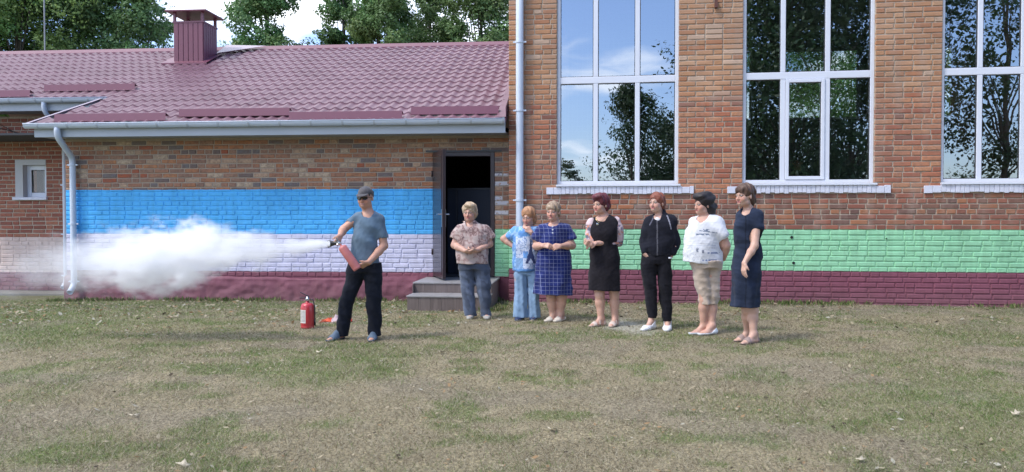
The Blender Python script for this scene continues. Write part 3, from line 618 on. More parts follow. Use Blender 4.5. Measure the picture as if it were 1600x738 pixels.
# ================================================================== GROUND
def axis(a, b, h, far):
    c = list(np.arange(a, b + h / 2, h)); s = h
    lo, hi = [a], [b]
    while hi[-1] < far: s *= 1.5; hi.append(hi[-1] + s); lo.append(lo[-1] - s)
    return np.array(lo[:0:-1] + c + hi[1:])
gx, gy = axis(-9.5, 9.5, .075, 260), axis(2.5, 15.8, .075, 260)
GX, GY = np.meshgrid(gx, gy, indexing='ij')
def green(x, y):
    """how green the turf is, 0 to 1: large worn areas and small fresh patches"""
    g_ = smooth(.45, .66, fbm(x * .55 + 3, y * .55, 31, 3)) * .55 + smooth(.54, .68, fbm(x * 2.6, y * 3.4, 41, 4)) * .75
    g_ = g_ + smooth(-1.5, -6, x) * smooth(7.0, 10, y) * .55 + smooth(11.4, 12.4, y) * smooth(2.5, -1, x) * .35
    return np.clip(g_ * (1 - .8 * ash(x, y)), 0, 1)
def ash(x, y):
    d = np.hypot((x - 1.45) / .42, (y - 9.75) / .85); return smooth(1.15, .25, d + (fbm(x * 5, y * 4, 71, 3) - .5) * 1.1)
def soil(x, y):
    s_ = smooth(.50, .64, fbm(x * 1.3, y * 1.7, 51, 4)) * .7
    s_ = s_ + smooth(3, 4.6, x) * smooth(10.3, 11.6, y) * smooth(.3, .6, fbm(x * 1.5, y * 3, 61, 3)) * 1.1
    s_ = s_ + smooth(12.0, 12.5, y + x * .1) * .5
    return np.clip(s_, 0, 1)
def groundcol(x, y):
    n_ = fbm(x * 9, y * 9, 81, 3)[..., None]; g_ = green(x, y)[..., None]; so_ = soil(x, y)[..., None]; a_ = ash(x, y)[..., None]
    c = np.array([.29, .25, .17]) * (.72 + .55 * n_); c = c * (1 - g_) + np.array([.155, .19, .075]) * (.7 + .6 * n_) * g_
    c = c * (1 - so_ * .6) + np.array([.20, .175, .15]) * (.7 + .6 * n_) * so_ * .6
    return c * (1 - .75 * a_) + np.array([.46, .46, .42]) * .75 * a_
m, t, b, o = newmat('dry turf'); vc = N(t, 'ShaderNodeVertexColor', layer_name='Col'); g = N(t, 'ShaderNodeNewGeometry'); P = g.outputs['Position']
n1 = N(t, 'ShaderNodeTexNoise', i_Scale=38.0, i_Detail=8.0, i_Roughness=.75); t.links.new(P, n1.inputs['Vector'])
n2 = N(t, 'ShaderNodeTexNoise', i_Scale=160.0, i_Detail=3.0); t.links.new(P, n2.inputs['Vector'])
k = ramp(t, n1.outputs[0], [(.36, (.38, .36, .33)), (.5, (.95, .94, .90)), (.64, (1.6, 1.55, 1.42))]).outputs[0]
k2 = ramp(t, n2.outputs[0], [(.3, (.7, .7, .7)), (.7, (1.3, 1.3, 1.25))]).outputs[0]
t.links.new(mixc(t, 1.0, mixc(t, 1.0, vc.outputs[0], k, 'MULTIPLY'), k2, 'MULTIPLY'), b.inputs['Base Color']); b.inputs['Roughness'].default_value = .95; b.inputs['Specular IOR Level'].default_value = .15
bp = bump(t, b, 45, .8, dist=.03, vec=P); bump(t, b, 160, .6, dist=.01, vec=P, prev=bp); M['ground'] = m
zz = gz(GX, GY); zz = np.where((np.abs(GX) > 40) | (GY > 60) | (GY < -30), 0, zz)
V = np.stack([GX, GY, zz], -1).reshape(-1, 3); ny = len(gy); i = np.arange((len(gx) - 1) * ny).reshape(len(gx) - 1, ny)[:, :-1].ravel()
np_mesh('ground', V, np.stack([i, i + ny, i + ny + 1, i + 1], 1), M['ground'], None, groundcol(GX, GY).reshape(-1, 3), True, kind='structure')
def leafmat(name, rough=.6, trans=.3, spec=.3):
    m, t, b, o = newmat(name); vc = N(t, 'ShaderNodeVertexColor', layer_name='Col'); t.links.new(vc.outputs[0], b.inputs['Base Color']); b.inputs['Roughness'].default_value = rough; b.inputs['Specular IOR Level'].default_value = spec
    if trans:
        tl = N(t, 'ShaderNodeBsdfTranslucent'); t.links.new(vc.outputs[0], tl.inputs[0]); mx = N(t, 'ShaderNodeMixShader', i_0=trans); t.links.new(b.outputs[0], mx.inputs[1]); t.links.new(tl.outputs[0], mx.inputs[2]); t.links.new(mx.outputs[0], o.inputs[0])
    return m
M['grass'] = leafmat('grass blades', .8, .25, .15)
def blades(n, ylo, yhi, lmin, lmax, wd, lean, kind, seed, name):
    r = np.random.default_rng(seed)
    y = ylo * np.exp(r.random(n) * math.log(yhi / ylo)); x = (r.random(n) * 2 - 1) * (y * .69 + .4)
    g_ = green(x, y); so_ = soil(x, y); a_ = ash(x, y)
    if kind == 'green': keep = r.random(n) < (.05 + .95 * g_) * (1 - .8 * a_) * (1 - .5 * so_)
    else: keep = r.random(n) < (1 - .5 * so_) * (1 - .7 * a_)
    # nothing grows under the steps or inside the walls
    ins = (x > -1.60) & (x < -.25) & (y > 11.25) | (y > 12.87 - .0875 * x - .02) & (x < 0) & (x > -7.7) | (y > 12.62 - .1317 * x - .02) & (x >= 0) | (y > 14.3)
    keep &= ~ins; x, y, g_ = x[keep], y[keep], g_[keep]; n = len(x)
    ln = r.uniform(lmin, lmax, n) * (.7 + .6 * vnoise(x * 3, y * 3, 5)); az = r.random(n) * 2 * math.pi; le = np.clip(r.normal(lean, .25, n), .0, 1.5); wv = wd * (.6 + .8 * r.random(n)) * np.clip(y / 6, .75, 2.0)
    d = np.stack([np.cos(az) * np.sin(le), np.sin(az) * np.sin(le), np.cos(le)], 1); sw = r.random(n) * 2 * math.pi; sv_ = np.stack([np.cos(sw), np.sin(sw) * .5, r.normal(0, .15, n)], 1)
    p = np.stack([x, y, gz(x, y) + (.002 if kind == 'green' else r.random(n) * .014)], 1)
    A = p - sv_ * wv[:, None] / 2; B = p + sv_ * wv[:, None] / 2; C = p + d * ln[:, None]
    V = np.stack([A, B, C], 1).reshape(-1, 3)
    if kind == 'green':
        c = np.array([.085, .155, .040]) + r.random((n, 1)) * np.array([.085, .115, .03]); st = r.random((n, 1)) < .25; c = np.where(st, np.array([.34, .30, .15]), c)
    else:
        k = r.random((n, 1)); c = np.array([.25, .22, .145]) * (1 - k) + np.array([.50, .45, .33]) * k; dk = r.random((n, 1)) < .30; c = np.where(dk, np.array([.12, .09, .06]), c)
    Cc = np.repeat(c, 3, 0); return np_mesh(name, V, np.arange(3 * n).reshape(n, 3), M['grass'], None, Cc, kind='stuff', label=('short green grass blades growing in patches over the yard' if kind == 'green' else 'dry straw coloured grass lying over the yard'), cat='grass')
blades(330000, 3.7, 13.8, .015, .045, .0042, .75, 'green', 1, 'green_grass')
blades(380000, 3.7, 13.8, .02, .065, .0036, 1.22, 'dry', 2, 'dry_grass')
def weeds(n, seed):
    r = np.random.default_rng(seed); x = r.uniform(-8.2, 8.5, n); wy = np.where(x < 0, 12.85 - .0875 * x, 12.6 - .1317 * x) - .03; y = wy - np.abs(r.normal(0, .10, n)) - .005
    st = (x > -1.62) & (x < -.2); y = np.where(st, 11.25 - np.abs(r.normal(0, .05, n)), y); rs = r.random(n) < .12; x = np.where(rs, -.30 + np.abs(r.normal(0, .12, n)), x); y = np.where(rs, r.uniform(11.3, 12.8, n), y)
    x = np.where((x > -.42) & rs, np.maximum(x, -.24), x); keep = fbm(x * 2.2, y * 2.2, 77, 3) > .50; x, y = x[keep], y[keep]; n = len(x)
    ln = r.uniform(.03, .10, n); az = r.random(n) * 6.283; le = np.abs(r.normal(.4, .3, n)); w_ = r.uniform(.004, .011, n)[:, None]
    d = np.stack([np.cos(az) * np.sin(le), np.sin(az) * np.sin(le), np.cos(le)], 1) * ln[:, None]; sw = r.random(n) * 6.283; sv_ = np.stack([np.cos(sw), np.sin(sw), 0 * sw], 1) * w_; p = np.stack([x, y, gz(x, y)], 1)
    V = np.stack([p - sv_ * .4, p + sv_ * .4, p + d * .6 + sv_, p + d, p + d * .6 - sv_], 1).reshape(-1, 3); k = r.random((n, 1)); c = np.array([.08, .13, .04]) * (1 - k) + np.array([.20, .24, .09]) * k; c = np.where(r.random((n, 1)) < .2, np.array([.36, .30, .18]), c)
    np_mesh('wall_weeds', V, np.arange(5 * n).reshape(n, 5), M['grass'], None, np.repeat(c, 5, 0), kind='stuff', label='small green weeds growing along the foot of the walls', cat='weeds')
weeds(5500, 12)
def litter(n, seed):
    r = np.random.default_rng(seed); y = 3.8 * np.exp(r.random(n) * math.log(13.2 / 3.8)); x = (r.random(n) * 2 - 1) * (y * .69 + .3)
    w_ = .10 + .75 * smooth(8.5, 11.5, y) + .5 * smooth(0, -5, x) * smooth(6, 9, y); keep = (r.random(n) < w_) & (fbm(x * 1.2, y * 1.2, 91, 3) > .42)
    keep &= ~((x > -1.60) & (x < -.25) & (y > 11.25) | (y > 12.82 - .0875 * x) & (x < 0) | (y > 12.57 - .1317 * x) & (x >= 0)); x, y = x[keep], y[keep]; n = len(x)
    s = (r.uniform(.006, .019, n) * (1 + .7 * smooth(8.5, 11, y)))[:, None]; az = r.random(n) * 6.28; u = np.stack([np.cos(az), np.sin(az), r.normal(0, .25, n)], 1); v = np.stack([-np.sin(az), np.cos(az), r.normal(0, .3, n)], 1)
    p = np.stack([x, y, gz(x, y) + .014 + r.random(n) * .012], 1); up = np.array([0, 0, 1.])
    V = np.stack([p - u * s * 1.3, p - v * s * .7 + up * s * .2, p + u * s * 1.3 + up * s * .3, p + v * s * .7], 1).reshape(-1, 3)
    k = r.random((n, 1)); c = np.where(k < .4, np.array([.42, .36, .25]), np.where(k < .7, np.array([.33, .22, .12]), np.where(k < .85, np.array([.07, .055, .04]), np.array([.40, .38, .31]))))
    np_mesh('fallen_leaves', V, np.arange(4 * n).reshape(n, 4), M['grass'], None, np.repeat(c, 4, 0), kind='stuff', label='small dry fallen leaves scattered over the yard and along the wall', cat='leaves')
litter(16000, 5)
# a few larger curled dry leaves that can be told apart
lmat = plain('pale dry leaf', (.48, .42, .31), .8, var=.3, nscale=30)
for px, py, lab in ((287, 733, 'pale curled dry leaf in the left foreground'), (1345, 722, 'largest pale dry leaf in the right foreground'), (498, 262 + 290, 'small pale leaf in front of the steps'), (691, 552, 'whitish flat leaf lying between the man and the woman in jeans'), (1587, 652, 'brownish curled leaf near the right edge'), (862, 676, 'dry leaf lying alone in the middle foreground'), (210, 652, 'dark edged dry leaf on the left')):
    d = ray(px, py); k = -1.35 / d.z; p = EYE + d * k; r_ = random.Random(px); mb = MB(); n = 7; s = .035 * r_.uniform(.8, 1.3)
    pts = [(math.cos(6.283 * i / 9) * s * (1.3 if i % 2 else .75), math.sin(6.283 * i / 9) * s * (1 if i % 2 else .6), (.012 if i % 2 else .002) + r_.uniform(0, .018)) for i in range(9)]
    mb.add([(0, 0, .008)] + pts, [(0, i + 1, (i + 1) % 9 + 1) for i in range(9)]); o = mb.build('dry_leaf', lmat, None, True, label=lab, cat='leaf', group='larger dry leaves'); o.location = (p.x, p.y, float(gz(p.x, p.y)) + .010); o.rotation_euler = (.1, .15, r_.random() * 6)
    so = o.modifiers.new('s', 'SOLIDIFY'); so.thickness = .0015
# ================================================================== TREES
M['leaf'] = leafmat('tree leaves', .5, .35, .35); M['bark'] = plain('bark', (.10, .085, .07), .95, var=.35, nscale=9, bs=.8, bscale=18)
def tree(x, y, h, cr, cz0, label, seed, nleaf=9000, leaf=.16, tone=(.055, .10, .035), lean=0, group=None, nblob=46, squash=1.0, open_=.0):
    r = np.random.default_rng(seed); rt = random.Random(seed); root = empty('tree', (x, y, 0), label=label, cat='tree', group=group)
    # blobs of foliage through an uneven crown
    bl = []
    while len(bl) < nblob:
        a = rt.random() * 6.283; v = rt.random(); z = cz0 + (h - cz0) * v; prof = (math.sin(math.pi * min(1, (v * .86 + .16))) ** .6) * cr * (1 + .25 * math.sin(3 * a + seed)); d = prof * math.sqrt(rt.random()) * .92
        bl.append((math.cos(a) * d + lean * v, math.sin(a) * d * squash, z, cr * rt.uniform(.24, .44)))
    bl = np.array(bl); per = nleaf // nblob; Vs = []; Cs = []
    for bx, by, bz, br in bl:
        n = int(per * rt.uniform(.6, 1.4)); d = r.normal(size=(n, 3)); d /= np.linalg.norm(d, axis=1)[:, None]; rad = br * (.45 + .62 * r.random(n) ** .6)[:, None] * (1 + .35 * np.sin(d[:, :1] * 5 + d[:, 2:] * 4 + bx))
        p = np.array([bx, by, bz]) + d * rad * np.array([1, 1, .78]); s = leaf * r.uniform(.6, 1.25, n)[:, None]
        nrm = d + r.normal(0, .7, (n, 3)); nrm[:, 2] += .5; nrm /= np.linalg.norm(nrm, axis=1)[:, None]; u = np.cross(nrm, r.normal(size=(n, 3))); u /= np.linalg.norm(u, axis=1)[:, None]; v = np.cross(nrm, u)
        Vs.append(np.stack([p - u * s * .55, p - v * s * .32 - nrm * s * .1, p + u * s * .55, p + v * s * .32 - nrm * s * .1], 1).reshape(-1, 3))
        c = np.array(tone) * (.75 + .55 * r.random((n, 1))) * (1 + .25 * rt.uniform(-1, 1)); c[:, 0] *= 1 + .3 * rt.uniform(-.3, 1); Cs.append(np.repeat(c, 4, 0))
    V = np.concatenate(Vs); n = len(V) // 4; np_mesh('crown', V, np.arange(4 * n).reshape(n, 4), M['leaf'], root, np.concatenate(Cs))
    tk = MB(); tr0 = h * .009 + .03; top = Vector((lean * .6, 0, cz0 + (h - cz0) * .75)); pts = [Vector((0, 0, -.3)), Vector((.03, .02, cz0 * .6)), Vector((lean * .2, .05, cz0 + (h - cz0) * .25)), top]
    tk.tube(pts, [tr0 * 1.15, tr0 * .9, tr0 * .65, tr0 * .2], 10); tk.build('trunk', M['bark'], root, True)
    lb = MB()
    for bx, by, bz, br in bl[:: 3]:
        f = max(.1, min(.9, (bz - cz0 * .8) / (h - cz0 * .8) * .7)); s0 = pts[1].lerp(top, f * .8); e = Vector((bx, by, bz)); mid = s0.lerp(e, .5) + Vector((rt.uniform(-.2, .2), rt.uniform(-.2, .2), rt.uniform(-.1, .3)))
        lb.tube([s0, mid, e], [tr0 * .28, tr0 * .17, tr0 * .06], 6, cap=False)
    lb.build('limbs', M['bark'], root, True); return root
def at_x(px, Y): return (px - CX) / F * Y
def mirrored(px, D):
    """ground point behind the photographer that the tall wing's panes show D metres along the sight line"""
    n = -FR.w; q = Vector(((px - CX) / F * D, D, 0)); return q - n * 2 * (q - FR.o).dot(n)
for (px, Y, h, cr, cz, lab, tone, nl, nb) in (
    (-60, 33, 14.5, 3.4, 4.2, 'dark green tree behind the roof at the far left edge', (.05, .10, .04), 13000, 50), (30, 31, 15, 3.0, 4.0, 'dense tree behind the roof left of the mast', (.06, .12, .045), 14000, 54),
    (118, 34, 14.5, 2.7, 3.6, 'dark tree behind the roof right of the mast', (.05, .10, .04), 12000, 46), (200, 32, 11.6, 1.8, 4.0, 'looser tree behind the roof just left of the chimney', (.055, .11, .05), 8500, 36), (258, 36, 11.2, .8, 4.5, 'thin tree partly hidden by the chimney', (.05, .10, .05), 1400, 10),
    (418, 33, 12.9, 1.8, 4.4, 'rounded tree standing alone right of the chimney', (.055, .115, .05), 10500, 44),
    (538, 34, 12.8, 1.4, 4.4, 'narrow tree behind the middle of the ridge', (.055, .11, .05), 7500, 34), (592, 32, 12.6, 1.5, 4.6, 'second narrow tree behind the middle of the ridge', (.06, .115, .05), 7000, 34),
    (672, 35, 13, 2.2, 4.2, 'broad tree behind the right half of the ridge', (.055, .11, .05), 11000, 46), (752, 33, 13.6, 2.0, 4.2, 'tree behind the roof next to the tall wing', (.06, .115, .05), 10500, 44), (835, 36, 13, 2.4, 4.2, 'tree mostly hidden behind the tall wing', (.05, .10, .045), 7000, 36),
    (1060, 34, 12, 3.0, 3, 'tree seen faintly through the left of the hall windows', (.06, .12, .04), 5000, 30), (1290, 33, 13, 3.2, 3, 'tree behind the hall seen through the middle window', (.06, .13, .04), 8000, 34), (1530, 34, 12, 2.6, 3.4, 'tree behind the hall seen through the right window', (.06, .13, .04), 6000, 30)):
    tree(at_x(px, Y), Y, min(h, 13.2), cr, cz + 1.6, lab, int(px) + 500, int(nl * 4.0), .125, tuple(c * q for c, q in zip(tone, (2.3, 2.15, 1.8))), nblob=int(nb * 1.25), group='trees beyond the roof')
# trees on the near side of the yard, behind the photographer, that the panes mirror
for px, D, h, cr, cz, lab, nl, lf, nb in (
    (985, 33, 6.9, 2.1, .2, 'bushy tree mirrored in the left big window', 20000, .12, 60), (1045, 36, 5.9, 2.2, .2, 'wide bush mirrored in the left big window', 18000, .13, 50), (885, 40, 4.2, 1.2, .2, 'low shrub mirrored in the lower left pane', 4000, .12, 26),
    (1232, 31, 17, 4.3, 2.0, 'huge dark tree mirrored in the middle window', 52000, .18, 150), (1330, 35, 13, 3.2, 1.0, 'second dark tree mirrored in the middle window', 28000, .17, 80),
    (1570, 31, 15, 2.7, 3.4, 'leafy tree mirrored in the right window', 9500, .16, 54), (1460, 30, 16, 2.3, 4.6, 'tall tree mirrored between the middle and the right window', 6000, .16, 36),
    (1180, 46, 5.6, 4.5, .2, 'dark hedge like tree mirrored low in the middle window', 11000, .18, 44), (1380, 46, 5.2, 4.5, .2, 'dark hedge like tree mirrored low beside it', 11000, .18, 44), (1530, 46, 4.0, 3.5, .2, 'dark hedge like tree mirrored low in the right window', 8000, .18, 34)):
    q = mirrored(px, D); tree(q.x, q.y, h, cr, cz, lab, int(px) + 900, nl, lf, (.045, .09, .038), nblob=nb, group='trees behind the photographer')
# ================================================================== EXTINGUISHERS
M['red'] = plain('red enamel', (.50, .035, .045), .28, coat=.5, var=.06); M['dustred'] = plain('powder dusted red enamel', (.52, .17, .16), .5, var=.25, nscale=14); M['label'] = plain('paper label', (.70, .68, .62), .6, var=.1, nscale=40)
def lathe(prof, n=20, M_=None):
    vs = []; fs = []
    for r, z in prof:
        for k in range(n): vs.append(Vector((r * math.cos(6.28318 * k / n), r * math.sin(6.28318 * k / n), z)))
    for i in range(len(prof) - 1):
        for k in range(n): fs.append((i * n + k, i * n + (k + 1) % n, (i + 1) * n + (k + 1) % n, (i + 1) * n + k))
    fs += [tuple(range(n - 1, -1, -1)), tuple((len(prof) - 1) * n + k for k in range(n))]
    if M_ is not None: vs = [M_ @ v for v in vs]
    return MB().add(vs, fs)
def extinguisher(name, R, H, mat, label, horn=True, hose=True):
    e = empty(name, label=label, cat='fire extinguisher', group='fire extinguishers')
    prof = [(R * .80, 0), (R * .97, .004), (R, .02), (R, .028), (R * .985, .032), (R, .036), (R, H - R * .75), (R * .93, H - R * .45), (R * .72, H - R * .2), (R * .38, H - .01), (R * .25, H), (R * .25, H + .02)]
    lathe(prof, 24).build('cylinder', mat, e, True)
    lathe([(R * .30, H + .015), (R * .30, H + .045), (R * .18, H + .05), (R * .18, H + .065)], 12).build('valve', M['chrome'], e, True)
    MB().box(-R * 1.15, R * .25, -.011, .011, H + .045, H + .055).build('carry_handle', M['blacksteel'], e, bevel=.003)
    Mt = Matrix.Translation((R * .2, 0, H + .062)) @ Matrix.Rotation(math.radians(28), 4, 'Y'); MB().box(-R * 1.45, 0, -.010, .010, 0, .008, Mt).build('lever', M['blacksteel'], e, bevel=.003)
    lathe([(.014, 0), (.014, .016)], 14, Matrix.Translation((0, -R * .3, H + .03)) @ Matrix.Rotation(math.pi / 2, 4, 'X')).build('gauge', M['chrome'], e)
    if hose:
        MB().tube([(R * .25, 0, H + .035), (R * .8, -.02, H + .03), (R * 1.06, -.03, H - .05), (R * 1.09, -.03, H - .2), (R * 1.08, -.025, H * .35)], .007, 8).build('hose', M['blacksteel'], e, True)
        lathe([(.008, 0), (.013, -.08)], 10, Matrix.Translation((R * 1.08, -.025, H * .36))).build('nozzle', M['blacksteel'], e, True)
    # curved label sheet with print lines
    q = MB(); n = 8; a0, a1 = math.radians(-165), math.radians(-100); rr_ = R + .0012
    for i in range(n + 1):
        a = a0 + (a1 - a0) * i / n; q.v += [(rr_ * math.cos(a), rr_ * math.sin(a), H * .22), (rr_ * math.cos(a), rr_ * math.sin(a), H * .72)]
    q.f = [(2 * i, 2 * i + 2, 2 * i + 3, 2 * i + 1) for i in range(n)]; lab = q.build('label', M['label'], e, True)
    pr = MB(); rr_ += .0012
    for z in np.linspace(H * .27, H * .66, 9):
        for s in range(4):
            aa = a0 + (a1 - a0) * (.1 + .2 * s); ab = aa + (a1 - a0) * .15; pr.add([(rr_ * math.cos(aa), rr_ * math.sin(aa), z), (rr_ * math.cos(ab), rr_ * math.sin(ab), z), (rr_ * math.cos(ab), rr_ * math.sin(ab), z + .007), (rr_ * math.cos(aa), rr_ * math.sin(aa), z + .007)], [(0, 1, 2, 3)])
    pr.build('print', plain('grey print', (.25, .22, .22), .6), lab)
    return e
d = ray(479, 514); k = -1.35 / d.z; p = EYE + d * k
ex = extinguisher('fire_extinguisher', .083, .325, M['red'], 'red fire extinguisher standing upright on the grass'); ex.location = (p.x, p.y + .05, float(gz(p.x, p.y)) + .002); ex.rotation_euler = (0, 0, .15)
# ---- orange and pale bundle on the grass
d = ray(524, 503); k = -1.35 / d.z; p = EYE + d * k; bag = empty('cloth_bundle', (p.x, p.y, float(gz(p.x, p.y))), label='crumpled orange and pale cloth bundle lying on the grass behind the man', cat='cloth bundle')
def crumple(name, cx, cy, sx, sy, h, mat, seed):
    n = 26; U, Vv = np.meshgrid(np.linspace(-1, 1, n), np.linspace(-1, 1, n), indexing='ij'); rr_ = np.hypot(U, Vv); e = 1 / np.maximum(1, rr_ * 1.05)
    X = U * e * sx + cx + (fbm(U * 3, Vv * 3, seed) - .5) * sx * .5; Y_ = Vv * e * sy + cy + (fbm(U * 3 + 9, Vv * 3, seed) - .5) * sy * .5; Z = h * np.clip(1 - rr_, 0, 1) ** .5 * (.35 + 1.1 * np.abs(fbm(U * 3.5, Vv * 3.5, seed + 3, 4) - .3)) + .004
    i = np.arange((n - 1) * n).reshape(n - 1, n)[:, :-1].ravel(); np_mesh(name, np.stack([X, Y_, Z], -1).reshape(-1, 3), np.stack([i, i + n, i + n + 1, i + 1], 1), mat, bag, None, True)
crumple('orange_cloth', -.06, .02, .12, .06, .07, plain('orange fabric', (.50, .065, .02), .7, var=.4, nscale=25), 3)
crumple('pale_cloth', .02, -.02, .065, .05, .14, plain('pale pink fabric', (.50, .38, .41), .7, var=.15, nscale=25), 5)
crumple('red_cloth', .17, .03, .05, .04, .12, plain('red fabric', (.62, .05, .03), .7, var=.3, nscale=25), 8)
crumple('strap', -.16, -.03, .05, .025, .05, plain('dark orange strap', (.45, .06, .02), .7, var=.4, nscale=25), 12)
# ================================================================== POWDER CLOUD
YJ = 8.25
NZ = W(513, 381, YJ)
def cloud():
    # centre line and radius of the jet, from the nozzle to the far left, as world points
    key = [(515, 381, YJ, 5), (490, 383, YJ + .01, 11), (450, 388, YJ + .03, 20), (400, 391, YJ + .08, 31), (340, 393, YJ + .15, 36), (270, 395, YJ + .3, 48), (200, 406, YJ + .35, 44), (130, 411, YJ + .45, 44), (70, 413, YJ + .5, 40), (0, 425, YJ + .6, 36), (-60, 430, YJ + .6, 30)]
    pts = [(W(px, py, Y), r_ / F * Y) for px, py, Y, r_ in key]
    mb = MB(); n = 16
    mb.tube([p for p, _ in pts], [r_ * 1.75 + .03 for _, r_ in pts], n)
    o = mb.build('powder_cloud', None, None, kind='stuff', label='white extinguishing powder cloud blowing left from the nozzle', cat='smoke')
    m = bpy.data.materials.new('powder cloud'); m.use_nodes = True; t = m.node_tree; t.nodes.clear(); out = t.nodes.new('ShaderNodeOutputMaterial')
    g = N(t, 'ShaderNodeNewGeometry'); s = N(t, 'ShaderNodeSeparateXYZ'); t.links.new(g.outputs['Position'], s.inputs[0]); X, Y_, Z = s.outputs
    x0, x1 = pts[-1][0].x, pts[0][0].x; f = mth(t, 'DIVIDE', mth(t, 'SUBTRACT', X, x0), x1 - x0)
    def curve(vals):   # piecewise value along the jet
        fc = t.nodes.new('ShaderNodeFloatCurve'); cu = fc.mapping.curves[0]; lo, hi = min(v for _, v in vals), max(v for _, v in vals); hi = max(hi, lo + 1e-4)
        P_ = [((p.x - x0) / (x1 - x0), (v - lo) / (hi - lo)) for p, v in vals]; P_.sort()
        cu.points[0].location = P_[0]; cu.points[1].location = P_[-1]
        for q in P_[1:-1]: cu.points.new(*q)
        fc.mapping.update(); t.links.new(f, fc.inputs[1]); return mth(t, 'ADD', mth(t, 'MULTIPLY', fc.outputs[0], hi - lo), lo)
    cy_, cz_ = curve([(p, p.y) for p, _ in pts]), curve([(p, p.z) for p, _ in pts]); rad = curve([(p, r_) for p, r_ in pts])
    # rolling distortion, stronger away from the nozzle
    far = mth(t, 'SUBTRACT', 1.0, f, True)
    nz = N(t, 'ShaderNodeTexNoise', i_Scale=1.9, i_Detail=5.0, i_Roughness=.55, i_Distortion=.3); stv = N(t, 'ShaderNodeMapping'); stv.inputs['Scale'].default_value = (.62, 1, 1); t.links.new(g.outputs['Position'], stv.inputs[0]); t.links.new(stv.outputs[0], nz.inputs['Vector'])
    nz3 = N(t, 'ShaderNodeTexNoise', i_Scale=7.0, i_Detail=5.0, i_Roughness=.6); t.links.new(stv.outputs[0], nz3.inputs['Vector'])
    a = mth(t, 'DIVIDE', mth(t, 'SUBTRACT', Y_, cy_), rad); b2 = mth(t, 'DIVIDE', mth(t, 'SUBTRACT', Z, cz_), rad)
    d2 = mth(t, 'SQRT', mth(t, 'ADD', mth(t, 'MULTIPLY', a, a), mth(t, 'MULTIPLY', b2, b2)))
    wob = mth(t, 'ADD', mth(t, 'MULTIPLY', mth(t, 'SUBTRACT', nz.outputs[0], .5), 2.5), mth(t, 'MULTIPLY', mth(t, 'SUBTRACT', nz3.outputs[0], .5), 3.3))
    wk = N(t, 'ShaderNodeMapRange', i_1=1.0, i_2=.72, i_3=.12, i_4=1.0); t.links.new(f, wk.inputs[0])
    e = mth(t, 'ADD', mth(t, 'SUBTRACT', .92, d2), mth(t, 'MULTIPLY', wob, wk.outputs[0]))
    dn = N(t, 'ShaderNodeMapRange', interpolation_type='SMOOTHSTEP', i_1=-.15, i_2=.85); t.links.new(e, dn.inputs[0])
    # thin out to the far left, dense near the source
    k = curve([(pts[0][0], 300.), (pts[1][0], 45.), (pts[2][0], 11.), (pts[3][0], 9.), (pts[4][0], 9.), (pts[5][0], 10.5), (pts[6][0], 7.), (pts[7][0], 2.4), (pts[8][0], 1.1), (pts[9][0], .6), (pts[10][0], .4)])
    # keep clear of the hull so that no edge of it shows
    em = N(t, 'ShaderNodeMapRange', interpolation_type='SMOOTHSTEP', i_1=1.62, i_2=1.2); t.links.new(d2, em.inputs[0])
    den = mth(t, 'MULTIPLY', mth(t, 'MULTIPLY', dn.outputs[0], k), em.outputs[0])
    v = N(t, 'ShaderNodeVolumePrincipled'); v.inputs['Color'].default_value = (.985, .99, 1, 1); v.inputs['Anisotropy'].default_value = 0.0; t.links.new(den, v.inputs['Density']); t.links.new(v.outputs[0], out.inputs['Volume'])
    o.data.materials.append(m)
    return o
cloud()
